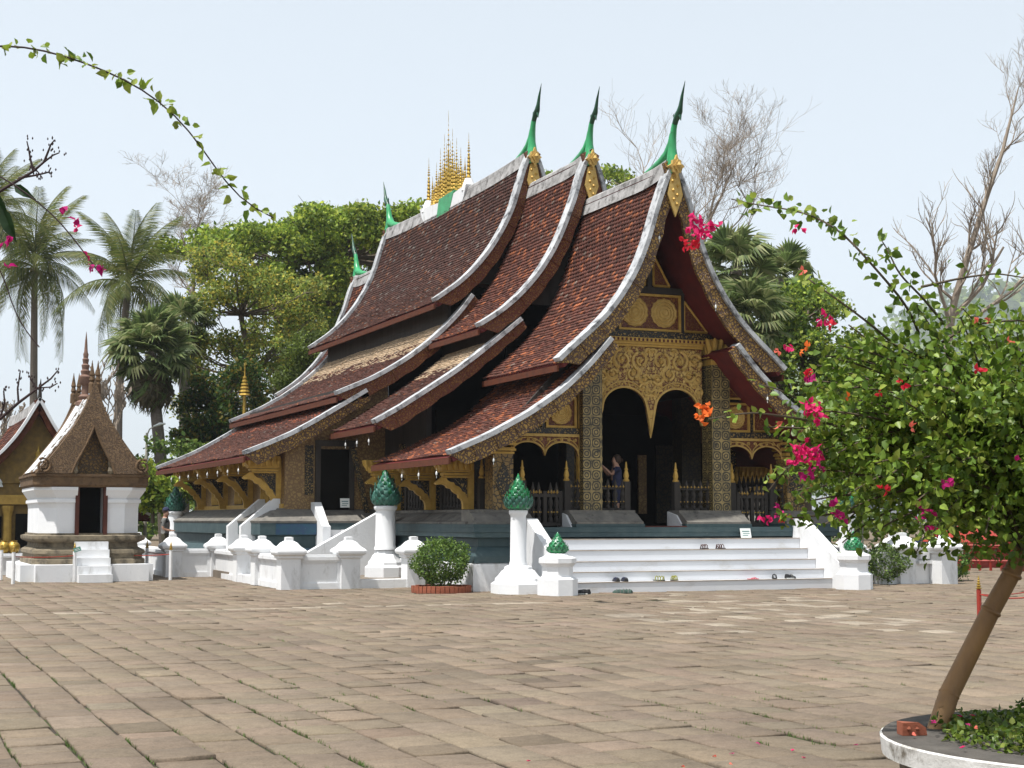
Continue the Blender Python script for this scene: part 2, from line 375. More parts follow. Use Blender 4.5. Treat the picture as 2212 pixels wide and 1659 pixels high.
def slab_verts(i, local=False):
    ox, oy = (0, 0) if local else (cx[i], cy[i])
    b = .008; v = []
    for (sx, sy) in ((-1,-1),(1,-1),(1,1),(-1,1)):
        jx = rng.normal(0, .0035); jy = rng.normal(0, .0035)
        v.append((ox + sx*hx[i]+jx, oy + sy*hy[i]+jy, -.02))
        v.append((ox + sx*hx[i]+jx, oy + sy*hy[i]+jy, zt[i]-.007 + tlx[i]*sx*hx[i]*2 + tly[i]*sy*hy[i]*2))
        v.append((ox + sx*(hx[i]-b)+jx, oy + sy*(hy[i]-b)+jy, zt[i] + tlx[i]*sx*hx[i]*2 + tly[i]*sy*hy[i]*2))
    return v
SF = [(2,5,8,11)] + [(3*j, 3*((j+1) % 4), 3*((j+1) % 4)+1, 3*j+1) for j in range(4)] + [(3*j+1, 3*((j+1) % 4)+1, 3*((j+1) % 4)+2, 3*j+2) for j in range(4)]
# the ones that show largest: nearest slabs inside the view
dd = np.array([np.dot((a, b, -EYE), _f) for a, b in zip(cx, cy)]); rr = np.array([np.dot((a, b, 0), _r) for a, b in zip(cx, cy)])
hh = np.array([np.dot((a, b, -EYE), _u) for a, b in zip(cx, cy)])
vis = (np.abs(rr/dd)*PF < 1106) & (-hh/dd*PF < 829) & (dd > 1)
near = np.argsort(np.where(vis, dd, 1e9))[:300]; nearset = set(near.tolist())
V_, F_, C_ = [], [], []
for i in range(NS):
    if i in nearset: continue
    k = len(V_); V_ += slab_verts(i); F_ += [tuple(a+k for a in f) for f in SF]; C_ += [scol[i]]*12
tag(obj('paving_slabs', npmesh('paving_slabs', V_, F_, C_), SLAB, pave), None, kind='stuff')
for i in near:
    me = npmesh('paving_slab', slab_verts(i), SF, np.tile(scol[i], (12, 1)))
    obj('paving_slab', me, SLAB, pave)
# grass growing in the joints
gv, gf = [], []
cand = np.where((dd < 22) & (dd > 7) & (np.abs(rr/dd) < .45))[0]
for _ in range(1700):
    i = random.choice(cand)
    if random.random() > (1.0 if 8 < dd[i] < 15 else .3): continue
    if math.sin(cx[i]*1.3+2)*math.cos(cy[i]*.9) < -.05: continue
    bx = cx[i] - hx[i] - .008; by = cy[i] + random.uniform(-1, 1)*hy[i]
    if random.random() < .15: bx = cx[i] + random.uniform(-1, 1)*hx[i]; by = cy[i]-hy[i]
    ln = random.uniform(.02, .14)
    for b in range(random.randint(4, 16)):
        x = bx + random.gauss(0, .006); y = by + random.gauss(0, ln); h = random.uniform(.008, .024); a = random.uniform(0, 6.3); t = .004
        k = len(gv); gv += [(x-t*math.cos(a), y-t*math.sin(a), -.018), (x+t*math.cos(a), y+t*math.sin(a), -.018), (x+random.gauss(0, .012), y+random.gauss(0, .012), h)]; gf.append((k, k+1, k+2))
tag(obj('joint_grass', npmesh('joint_grass', gv, gf), GRASSM), 'green grass tufts growing in the joints between paving slabs', 'grass', kind='stuff')
# ------------------------------------------------------------------ main temple
XC = 17.45
TEMPLE = thing('main_temple', 'large temple with sweeping three-tiered brown tile roofs and gilded porch', 'temple', (XC, 42, 0))
def part(name, mb, mat, parent=None, smooth=False, label=None):
    o = obj(name, mb, mat, parent or TEMPLE, smooth=smooth)
    if label: o['label'] = label
    return o
def offs(P, d):
    t = np.gradient(P, axis=0); n = np.stack([-t[:, 1], t[:, 0]], 1); n /= np.linalg.norm(n, axis=1)[:, None]
    return P + n*d
def side(P, s, xc): return [(xc + s*w_, z_) for w_, z_ in P]
CUP = [(0.0,10.12),(.15,9.82),(.3,9.45),(.5,8.9),(.7,8.23),(.97,7.55),(1.33,6.93),(1.78,6.35),(2.31,5.86),(2.74,5.5),(3.02,5.24)]
CLO = [(1.70,5.78),(2.24,5.17),(2.91,4.56),(3.73,4.01),(4.69,3.5),(5.63,3.1)]
BUP = [(0.0,11.35),(.22,10.95),(.36,10.56),(.49,10.05),(.68,9.58),(.92,8.98),(1.2,8.46),(1.55,7.94),(2.03,7.4),(2.59,6.92),(3.17,6.56)]
BLO = [(2.02,6.76),(2.58,6.3),(3.23,5.78),(3.85,5.32),(4.6,4.83),(5.3,4.38),(5.92,4.03)]
AUP = [(0.0,12.25),(.2,11.95),(.31,11.62),(.48,11.07),(.66,10.47),(.93,9.9),(1.31,9.27),(1.78,8.69),(2.25,8.24),(2.98,7.72)]
AMID = [(1.88,7.9),(2.25,7.4),(2.76,6.87),(3.26,6.43),(3.92,5.95),(4.73,5.48),(5.77,5.03)]
ALO = [(4.95,5.12),(5.7,4.66),(6.4,4.24),(6.98,3.92),(7.66,3.62),(8.26,3.38)]
TC, TN, TS_, TL, TW, TT = [], [], [], [], [], []      # centres, normals, slope dirs, lengths, widths, tints
TOWN = []
def tone(kind, t, n):
    """clay colour of a row: t = 0 at the top of the slope, 1 at the eave"""
    u = rng.random((n, 1))
    dark = np.array([.070, .033, .025]); red = np.array([.115, .044, .031]); org = np.array([.32, .12, .055]); gry = np.array([.17, .14, .12]); tan = np.array([.48, .36, .24])
    c = dark + (red-dark)*rng.random((n, 1)); c = np.where(u > .965, org*.8, c); c = np.where(u > .985, gry, c)
    if kind == 'A':
        c = c*np.array([.92, .98, 1.02]); c = np.where(rng.random((n, 1)) < .03 + .22*max(0, .3-t), org*.7, c); c = np.where(rng.random((n, 1)) < .035, gry*1.2, c)
    if kind in ('C', 'CL', 'B'):
        c = np.where(rng.random((n, 1)) < .13, org*rng.uniform(.55, 1.0), c)*np.array([1.22, 1.06, 1.0])
        if kind == 'CL' and t < .3: c = np.where(rng.random((n, 1)) < .5-t, org*.85, c)
    if kind == 'AL' and t < .3: c = np.where(rng.random((n, 1)) < .6-1.5*t, np.array([.28, .085, .045]), c)
    if kind == 'M' and t < .42:
        q = 1.0 if t < .34 else .5
        c = np.where(rng.random((n, 1)) < q, tan*rng.uniform(.75, 1.1, (n, 1)), c)
    return c*(1 + rng.normal(0, .13, (n, 1)))
def roof(prof, y0, y1, s, kind, xc=XC, parent=None, own=True, step=.118, tw=.15, board=BOARD, fascia=True, tiles=True):
    if prof[0][0] < .05: prof = [(.07, prof[0][1]-.16)] + list(prof[1:])
    P, L = lerp_prof(prof, 30)
    mb = MB(); mb.strip(side(offs(P, -.26), s, xc), side(offs(P, -.15), s, xc), y0, y1)
    o = obj('roof', mb, SOFFIT, parent)
    if tiles:
        nrow = int(L/step)
        cum = np.r_[0, np.cumsum(np.hypot(*np.diff(P, axis=0).T))]
        for r in range(nrow):
            d = (r + .5)*step
            wv, zv = np.interp(d, cum, P[:, 0]), np.interp(d, cum, P[:, 1])
            w2, z2 = np.interp(min(d+.05, L), cum, P[:, 0]), np.interp(min(d+.05, L), cum, P[:, 1])
            w1, z1 = np.interp(max(d-.05, 0), cum, P[:, 0]), np.interp(max(d-.05, 0), cum, P[:, 1])
            t = np.array([s*(w2-w1), 0, z2-z1]); t /= np.linalg.norm(t); nn = np.array([-t[2]*s, 0, t[0]*s]); 
            if nn[2] < 0: nn = -nn
            n = int((y1-y0)/tw); ys = y0 + (np.arange(n) + .5)*(y1-y0)/n + (.5 if r % 2 else 0)*tw
            ys = ys[ys < y1]; n = len(ys)
            c = np.stack([np.full(n, xc + s*wv), ys, np.full(n, zv)], 1) + nn*(-.115 + rng.normal(0, .004, (n, 1)))
            c[:, 2] += .012*np.sin(ys*1.7 + r*.05) 
            TC.append(c); TN.append(np.tile(nn, (n, 1)) + rng.normal(0, .022, (n, 3))); TS_.append(np.tile(t, (n, 1)) + rng.normal(0, .012, (n, 3)) + np.where(rng.random((n, 1)) < .02, rng.normal(0, .13, (n, 3)), 0))
            TT.append(tone(kind, r/nrow, n)); TL.append(np.full(n, step*1.5)); TW.append(np.full(n, tw*.97)); TOWN.append(np.full(n, len(ROOFS)))
    ROOFS.append(o)
    if fascia:
        e = P[-1]; x = xc + s*e[0]
        obj('eave_fascia', MB().box(min(x, x-s*.05), max(x, x-s*.05), y0+.05, y1-.03, e[1]-.29, e[1]-.15), board, parent)
    return o
ROOFS = []
def barge(prof, y, s, gold, xc=XC, depth=.40, capw=.26, parent=None, front=-1, cap=VERGE, tip=True, board=True):
    P, L = lerp_prof(prof, 36)
    if board:
        k = np.linspace(0, 1, len(P)); d = depth*(.75 + .35*k) + .035*np.abs(np.sin(k*L*4.2))
        lo = np.array([offs(P, -dd_)[i] for i, dd_ in enumerate(d)])
        # rounded foot
        lo[-1] = P[-1] - np.array([.02, .10]); lo[-2] = lo[-2]*.6 + P[-2]*.4; 
        b = obj('bargeboard', MB().strip(side(lo, s, xc), side(offs(P, -.09), s, xc), y + front*.02, y + front*-.07), gold, parent)
        # raised ribs across the board
        for i in range(3, len(P)-3, 4):
            q0 = offs(P, -.10)[i]; q1 = lo[i]; t = (P[i+1]-P[i-1]); t /= np.linalg.norm(t); h = t*.022
            m = MB().strip([(xc+s*(q0[0]-h[0]), q0[1]-h[1]), (xc+s*(q1[0]-h[0]), q1[1]-h[1])], [(xc+s*(q0[0]+h[0]), q0[1]+h[1]), (xc+s*(q1[0]+h[0]), q1[1]+h[1])], y+front*.045, y+front*.02+.003)
            obj('rib', m, gold, b)
    else: b = parent
    c = MB().strip(side(offs(P, -.085), s, xc), side(offs(P, .02), s, xc), y + front*.10, y + front*-capw)
    obj('verge_cap', c, cap, b if board else parent)
    return b
def tier(y0, y1, ups, kinds, golds, rear=False):
    for prof, kind, gold in zip(ups, kinds, golds):
        yr = y1
        for s in (-1, 1):
            roof(prof, y0, yr + (1.0 if kind == 'CL' else 0), s, kind, parent=TEMPLE)
            barge(prof, y0, s, gold, parent=TEMPLE)
tier(31.5, 36.15, [CUP, CLO], ['C', 'CL'], [GOLDC, GOLDC])
tier(36.0, 39.95, [BUP, BLO], ['B', 'M'], [GOLDR, GOLDR])
tier(39.8, 52.9, [AUP, AMID, ALO], ['A', 'M', 'AL'], [GOLDR, GOLDR, GOLDC])
for s in (-1, 1):
    for p in (AUP, AMID, ALO): barge(p, 52.9, s, GOLDR, parent=TEMPLE, front=1)
    for p, k in ((BUP, 'B'), (BLO, 'M')):
        roof([(a, b-.25) for a, b in p], 52.8, 56.9, s, k, parent=TEMPLE); barge([(a, b-.25) for a, b in p], 56.9, s, GOLDR, parent=TEMPLE, front=1)
# collect the tiles: the 300 that show largest become objects, the rest one mesh
TCa = np.concatenate(TC); TNa = np.concatenate(TN); TSa = np.concatenate(TS_); TTa = np.concatenate(TT); TLa = np.concatenate(TL); TWa = np.concatenate(TW); TOa = np.concatenate(TOWN)
def tile_boxes(c, nrm, slp, ln, wd):
    slp = slp/np.linalg.norm(slp, axis=1)[:, None]; nrm = nrm - slp*(nrm*slp).sum(1)[:, None]; nrm /= np.linalg.norm(nrm, axis=1)[:, None]
    acr = np.cross(nrm, slp)
    a = acr*wd[:, None]/2; l = slp*ln[:, None]/2; th = nrm*.016
    lift = nrm*.026
    out = []
    for (i, j, k) in ((-1,-1,-1),(1,-1,-1),(1,1,-1),(-1,1,-1),(-1,-1,1),(1,-1,1),(1,1,1),(-1,1,1)):
        sh = .82 if j == 1 else 1.0
        out.append(c + a*i*sh + l*j + th*k + lift*j)
    return np.stack(out, 1)
BF = np.array([(4,5,6,7),(0,1,5,4),(1,2,6,5),(2,3,7,6),(3,0,4,7)])
left = (TCa[:, 0] < XC) & (TOa < 4)
dist = np.linalg.norm(TCa - _c, axis=1); pick = np.argsort(np.where(left, dist, 1e9))[:300]
m = np.ones(len(TCa), bool); m[pick] = False
VV = tile_boxes(TCa[m], TNa[m], TSa[m], TLa[m], TWa[m])
FF = (BF[None] + (np.arange(m.sum())*8)[:, None, None]).reshape(-1, 4)
o = obj('roof_tiles', npmesh('roof_tiles', VV.reshape(-1, 3), FF, np.repeat(TTa[m], 8, 0)), TILE, TEMPLE); o['kind'] = 'stuff'
for i in pick:
    vv = tile_boxes(TCa[i:i+1], TNa[i:i+1], TSa[i:i+1], TLa[i:i+1], TWa[i:i+1])[0]
    obj('tile', npmesh('tile', vv - TCa[i], BF, np.tile(TTa[i], (8, 1))), TILE, ROOFS[int(TOa[i])], loc=tuple(TCa[i]))
# ridges, sagging a little between their ends
def ridge(y0, y1, z, lift0, lift1, parent=TEMPLE, xc=XC):
    n = 22; m = MB(); vs = []; fs = []
    for i in range(n):
        u = i/(n-1); y = y0 + (y1-y0)*u; dz = lift0*max(0, 1-u*3.2)**2 + lift1*max(0, 1-(1-u)*3.2)**2
        for (x, q) in ((-.22, -.42), (-.15, -.12), (-.13, .0), (-.06, .06), (.06, .06), (.13, .0), (.15, -.12), (.22, -.42)): vs.append((xc+x, y, z+dz+q))
    for i in range(n-1):
        for j in range(7): fs.append((i*8+j, i*8+j+1, i*8+j+9, i*8+j+8))
    m.add(vs, fs); part('ridge_cap', m, RIDGE, parent)
    return z
ridge(31.6, 36.1, 9.98, .12, 0); ridge(36.1, 39.9, 11.16, .12, 0); ridge(39.9, 52.8, 12.05, .12, .12); ridge(52.8, 56.9, 10.9, 0, .12)
# green horn finials
def finial(y, z, d, sc=1.0, beak=False):
    """d = -1 points to the front"""
    f = lambda pts: [(XC, y + d*a*sc, z + b*sc) for a, b in pts]
    g = MB().tube(f([(-1.6,.12),(-1.1,.16),(-.6,.24),(-.25,.38),(-.06,.64),(.0,.9)]), [.05*sc,.10*sc,.14*sc,.15*sc,.12*sc,.09*sc], 10)
    g.tube(f([(.02,-.25),(.0,.0),(-.03,.25),(-.04,.5),(.0,.78),(.06,1.02),(.12,1.16)]), [.18*sc,.195*sc,.155*sc,.12*sc,.10*sc,.085*sc,.08*sc], 10)
    b = part('roof_finial', g, GREEN, smooth=True)
    h = MB().tube(f([(.12,1.14),(.18,1.24),(.30,1.34),(.40,1.44),(.46,1.58),(.54,1.82),(.72,2.2)]), [.08*sc,.082*sc,.10*sc,.085*sc,.06*sc,.042*sc,.006*sc], 10)
    h.tube(f([(.30,1.34),(.43,1.30),(.46,1.16)]), [.06*sc,.045*sc,.01*sc], 6)
    h.tube(f([(.18,1.25),(.08,1.36),(.05,1.44)]), [.05*sc,.03*sc,.006*sc], 6)
    obj('horn', h, DGREEN, b, smooth=True)
    bs = MB()
    for q in range(2):
        r_ = .22*sc*(1-.45*q); yy = y + d*(.20 + .045*q)
        poly = []
        for k in range(16):
            a = 2*math.pi*k/16; rr_ = r_*(1.25 if k % 4 == 0 else (.92 if k % 2 == 0 else .78)); poly.append((XC + rr_*math.cos(a)*.85, z - .05 + rr_*math.sin(a)*1.2))
        bs.prism(poly, min(yy, yy-d*.25), max(yy, yy-d*.25))
    bs.lathe(XC, y + d*.3, [(.02, z-.12), (.06, z-.05), (.02, z+.03)], 8)
    obj('boss', bs, GOLDP, b)
    return b
finial(31.5, 9.95, -1, .86); finial(36.0, 11.1, -1, .82); finial(39.8, 12.0, -1, .90, True)
finial(52.9, 12.0, 1, .95); finial(56.9, 10.85, 1, .9)
# gold drop panels and dark gable walls under each apex
for (y, zt_, prof) in ((31.5, 9.95, CUP), (36.0, 11.08, BUP), (39.8, 11.98, AUP)):
    P = [(XC-.20, zt_-.72), (XC, zt_-1.25), (XC+.20, zt_-.72), (XC+.10, zt_-.22), (XC-.10, zt_-.22)]
    d = part('gable_drop_panel', MB().prism(P, y-.10, y-.05), GOLDP)
    m = MB()
    for q in range(6): m.lathe(XC + (.07 if q % 2 else -.07)*(1-q*.1), y-.105, [(.005, zt_-.34-q*.11), (.04, zt_-.39-q*.11), (.005, zt_-.44-q*.11)], 7)
    obj('relief', m, GOLD, d)
def gable_poly(prof, zb, inset=.32):
    P, _ = lerp_prof(prof, 24); Q = offs(P, -inset); Q = Q[(Q[:, 0] > .02) & (Q[:, 1] > zb)]
    e = Q[-1]
    return [(XC-e[0], zb)] + [(XC-a, b) for a, b in Q[::-1]] + [(XC+a, b) for a, b in Q] + [(XC+e[0], zb)]
part('gable_wall', MB().prism(gable_poly(CUP, 5.75), 33.15, 33.25), WOOD)
part('gable_wall', MB().prism(gable_poly(BUP, 7.2), 36.45, 36.55), WOOD)
part('gable_wall', MB().prism(gable_poly(AUP, 8.3), 40.25, 40.35), WOOD)
part('gable_wall', MB().prism(gable_poly([(a, b) for a, b in AUP], 8.3), 52.4, 52.5), WOOD)
part('gable_wall', MB().prism(gable_poly([(a, b-.25) for a, b in BUP], 7.0), 56.4, 56.5), WOOD)
# walls that close the step between roof levels
for s in (-1, 1):
    for (w_, z0, z1, y0, y1) in ((2.15, 4.75, 5.7, 33.2, 36.6), (2.5, 6.0, 6.85, 36.5, 40.3), (2.35, 6.9, 8.0, 40.3, 52.4), (5.15, 4.5, 5.25, 40.6, 52.3), (2.5, 5.8, 6.6, 52.5, 56.3)):
        x = XC + s*w_; part('clerestory_wall', MB().box(x-.05, x+.05, y0, y1, z0, z1), WOOD)
# dark core: nave walls behind porch and aisles
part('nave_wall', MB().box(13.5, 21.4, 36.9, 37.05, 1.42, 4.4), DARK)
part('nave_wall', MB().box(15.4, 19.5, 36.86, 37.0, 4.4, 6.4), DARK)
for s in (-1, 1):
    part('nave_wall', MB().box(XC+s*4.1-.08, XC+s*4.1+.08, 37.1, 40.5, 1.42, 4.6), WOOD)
# ------------------------------------------------------------------ podium
m = MB().rectstack(12.62, 22.28, 32.02, 41.2, [(.06,.0),(.06,.60),(.02,.63)]); part('white_plinth', m, WHITE)
m = MB().rectstack(12.62, 22.28, 32.0, 41.2, [(.04,.632),(.04,.78),(-.10,.98),(-.13,.99),(-.13,1.17),(.03,1.20),(.03,1.30),(.05,1.31),(.05,1.42)])
part('podium', m, TEAL)
part('podium_band', MB().rectstack(12.62, 13.6, 32.0, 41.2, [(.052,1.422),(.052,1.49),(.0,1.492)]), TEAL)
cop = [(12.60,1.494),(12.60,1.54),(12.72,1.58),(12.95,1.72),(13.08,1.77),(13.08,1.83),(13.5,1.83),(13.5,1.494)]
part('coping', MB().prism(cop, 32.55, 40.4), GREY)
cy_ = [(32.0,1.494),(32.0,1.54),(32.1,1.58),(32.28,1.70),(32.42,1.76),(32.42,1.815),(32.95,1.815),(32.95,1.494)]
for (x0, x1) in ((12.66, 14.10), (15.14, 16.86), (18.04, 19.76), (20.80, 22.26)):
    part('coping', MB().prism(cy_, x0, x1, 'x'), GREY)
    if x0 > 13: part('podium_band', MB().box(x0-.03, x1+.03, 31.99, 33, 1.421, 1.493), TEAL)
for x in (15.08, 18.0): part('white_curb', MB().prism([(32.2,1.425),(32.95,1.425),(32.95,1.79),(32.5,1.70)], x, x+.055, 'x'), WHITE)
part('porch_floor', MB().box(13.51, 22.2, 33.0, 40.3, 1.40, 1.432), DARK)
part('threshold', MB().box(16.9, 18.0, 31.98, 33.0, 1.421, 1.446), REDL)
# front steps
zs = [0, .237, .45, .67, .912, 1.158]
STEPM = M('step_limewash', (.64, .65, .665), (.56, .57, .59), .85, ns=.8, bs=14, bm=.15, dirt=(.42, .39, .34), dscale=1.6, dth=(.58, .82), stretch=(.5, 1, 1))
EDGE = M('worn_step_edge', (.40, .33, .26), (.24, .20, .16), .9, ns=5, bm=.2)
for k in range(5):
    st = part('step', MB().box(14.02, 20.92, 30.35+.33*k, 31.985, zs[k]+(.004 if k else 0), zs[k+1]-.002), STEPM)
    obj('nosing', MB().box(14.02, 20.92, 30.336+.33*k, 30.375+.33*k, zs[k+1]-.018, zs[k+1]+.001), EDGE, st)
for x in (13.74, 20.93):
    part('stair_cheek', MB().prism([(29.95,0),(31.99,0),(31.99,1.62),(31.7,1.62),(30.1,.62),(29.95,.50)], x, x+.27, 'x'), WHITE)
# ------------------------------------------------------------------ porch front
YF = 32.75
def column(xc, yc, hw, z0, z1, cap=True, mat=LATT, top=6.02):
    c = part('column', MB().box(xc-hw, xc+hw, yc-hw, yc+hw, z0, z1), mat)
    if cap:
        m = MB().stack(xc, yc, [(hw+.02, z1), (hw+.02, z1+.10), (hw-.02, z1+.14), (hw-.02, z1+.2)])
        obj('collar', m, GOLD, c)
        m = MB()
        for k in range(12):      # lotus leaf capital
            a = 2*math.pi*k/12; ca, sa = math.cos(a), math.sin(a)
            q = max(abs(ca), abs(sa)); bx, by = ca/q*hw*.92, sa/q*hw*.92
            m.tube([(xc+bx*.95, yc+by*.95, z1+.18), (xc+bx*1.0, yc+by*1.0, z1+.38), (xc+bx*1.35, yc+by*1.35, top-.06), (xc+bx*1.6, yc+by*1.6, top-.02)], [.07, .085, .075, .02], 6)
        m.box(xc-hw*.9, xc+hw*.9, yc-hw*.9, yc+hw*.9, z1+.15, top-.03)
        obj('lotus_capital', m, GOLD, c)
    return c
column(XC-1.66, YF, .25, 1.43, 5.36); column(XC+1.84-.02, YF, .25, 1.43, 5.36)
for s in (-1, 1):
    xp = XC + s*3.94
    c = column(xp, YF, .25, 1.43, 3.10, cap=False, mat=STEN)
    m = MB()
    for i, (h, z) in enumerate(((.27, 3.10), (.30, 3.17), (.28, 3.2), (.32, 3.3), (.30, 3.33), (.34, 3.45), (.3, 3.47))):
        m.box(xp-h, xp+h, YF-h, YF+h, z, z+.05)
    obj('capital', m, GOLD, c)
    obj('diamond_panel', MB().prism([(xp-.2, 2.45), (xp, 2.0), (xp+.2, 2.45), (xp, 2.95)], YF-.275, YF-.252), GOLDB, c)
def scroll(m, x, z, r0, turns, dirn, y, a0=0.0, th=.028):
    pts, rad = [], []
    for k in range(int(14*turns)+1):
        t = k/(14*turns); a = a0 + dirn*t*turns*2*math.pi; r = r0*(1-.82*t)
        pts.append((x + r*math.cos(a), y, z + r*math.sin(a))); rad.append(th*(1-.4*t))
    m.tube(pts, rad, 5)
    m.lathe(x, y, [(.01, z-th*1.6), (th*1.6, z), (.01, z+th*1.6)], 6)
def arch_bottom(x):
    d = abs(abs(x)-.71)
    if d < .6: return 4.22 + .53*math.sqrt(max(0, 1-(d/.6)**2))
    if abs(x) < .71: e = (d-.6)/.11; return 4.22 - .58*e**1.3
    return 4.22 - .39*min(1, (d-.6)/.11)
xs = np.linspace(-1.41, 1.41, 95)
lo = [(XC+.0+x, arch_bottom(x)) for x in xs]; hi = [(XC+x, 5.74) for x in xs]
arch = part('arch_panel', MB().strip(lo, hi, YF-.05, YF+.05), SCROLLR)
m = MB()
m.tube([(XC+x, YF-.06, arch_bottom(x)+.012) for x in xs], .028, 6)
m.tube([(XC+x, YF-.06, min(5.6, arch_bottom(x)+.15)) for x in xs if abs(abs(x)-.71) < .66], .016, 5)
for x in xs[::3]:
    if abs(abs(x)-.71) < .62: m.lathe(XC+x, YF-.055, [(.005, arch_bottom(x)+.05), (.03, arch_bottom(x)+.085), (.005, arch_bottom(x)+.125)], 6)
obj('arch_border', m, GOLDP, arch, smooth=True)
m = MB()
for s in (-1, 1):
    for (x, z, r, tn, dr, a0) in ((.28, 5.42, .25, 1.6, 1, -1.5), (.78, 5.42, .26, 1.6, -1, 1.5), (1.2, 5.45, .2, 1.5, 1, -1), (.5, 5.10, .19, 1.4, 1, 2), (1.03, 5.08, .17, 1.4, -1, .4), (1.3, 5.0, .12, 1.3, 1, 1), (.16, 4.98, .15, 1.4, -1, 0), (.1, 4.62, .10, 1.2, 1, 1), (1.33, 4.68, .09, 1.2, -1, 1), (.22, 4.75, .1, 1.2, -1, 2), (1.2, 4.83, .08, 1.2, 1, 0), (.62, 5.66, .08, 1.2, 1, 0), (1.0, 5.64, .08, 1.2, -1, 0), (.05, 5.64, .08, 1.1, 1, 0)):
        scroll(m, XC+s*x, z, r, tn, dr*s, YF-.055, a0 if s > 0 else math.pi-a0, .05 if r > .12 else .034)
        for k in range(7):
            a = a0 + k*.9; lx, lz = XC+s*x + s*math.cos(a)*r*1.15, z + math.sin(a)*r*1.1
            if arch_bottom(lx-XC) + .2 < lz < 5.68 and abs(lx-XC) < 1.36:
                m.add([(lx, YF-.056, lz+.055), (lx+.032, YF-.082, lz), (lx, YF-.056, lz-.055), (lx-.032, YF-.06, lz)], [(0, 1, 2, 3)])
obj('scrollwork', m, GOLDP, arch, smooth=True)
obj('pendant', MB().lathe(XC, YF-.02, [(.01, 3.55), (.035, 3.66), (.02, 3.72), (.05, 3.82), (.08, 3.95), (.05, 4.02), (.09, 4.12), (.11, 4.22)], 10, sy=.6), GOLDP, arch)
part('cornice', MB().box(XC-1.42, XC+1.42, YF-.10, YF+.08, 5.745, 5.80).box(XC-1.42, XC+1.42, YF-.13, YF+.08, 5.803, 5.86), GOLD)
cn = part('cornice', MB().box(XC-1.45, XC+1.45, YF-.16, YF+.08, 5.863, 5.96), GOLD)
m = MB()
for k in range(26): m.box(XC-1.40+k*.112, XC-1.35+k*.112, YF-.166, YF-.155, 5.875, 5.94)
obj('dentil', m, REDL, cn)
part('frieze', MB().box(XC-1.75, XC+1.75, YF-.08, YF+.10, 5.97, 6.13), GOLDB)
def disc(parent, x, z, r, y):
    pr = []
    for k in range(9):
        rr_ = r*(1-k/9.0); pr.append((rr_, .012 + .018*(k % 2) + .004*k))
    n = 28; vs = []; fs = []
    for (rr_, h) in pr:
        for j in range(n):
            a = 2*math.pi*j/n; q = rr_*(1 + (.03 if j % 2 else -.03)); vs.append((x+q*math.cos(a), y-h, z+q*math.sin(a)))
    for i in range(len(pr)-1):
        for j in range(n): fs.append((i*n+j, i*n+(j+1) % n, (i+1)*n+(j+1) % n, (i+1)*n+j))
    fs.append(tuple(range(n*(len(pr)-1), n*len(pr))))
    return obj('rosette', MB().add(vs, fs), GOLDP, parent)
def framed(x0, x1, z0, z1, y, rosettes, r):
    p = part('carved_panel', MB().box(x0, x1, y, y+.05, z0, z1), GOLDR)
    f = MB(); t = .055
    f.box(x0-.01, x1+.01, y-.05, y-.002, z0, z0+t).box(x0-.01, x1+.01, y-.05, y-.002, z1-t, z1).box(x0-.01, x0+t, y-.048, y-.002, z0+t, z1-t).box(x1-t, x1+.01, y-.048, y-.002, z0+t, z1-t)
    obj('frame', f, GOLD, p)
    for (cx_, cz_) in rosettes: disc(p, cx_, cz_, r, y)
    return p
framed(XC-.84, XC+.84, 6.145, 7.05, YF, [(XC-.40, 6.6), (XC+.40, 6.6)], .36)
part('tie_beam', MB().box(XC-1.0, XC+1.0, YF-.05, YF+.1, 7.06, 7.22), WOOD)
part('king_post', MB().box(XC-.06, XC+.06, YF-.03, YF+.1, 7.222, 8.7), WOOD)
def tri(a, b, c, y):
    p = part('carved_triangle', MB().prism([a, b, c], y, y+.05), GOLDR)
    m = MB()
    for q0, q1 in ((a, b), (b, c), (c, a)): m.tube([(q0[0], y-.01, q0[1]), (q1[0], y-.01, q1[1])], .032, 4)
    obj('frame', m, GOLD, p)
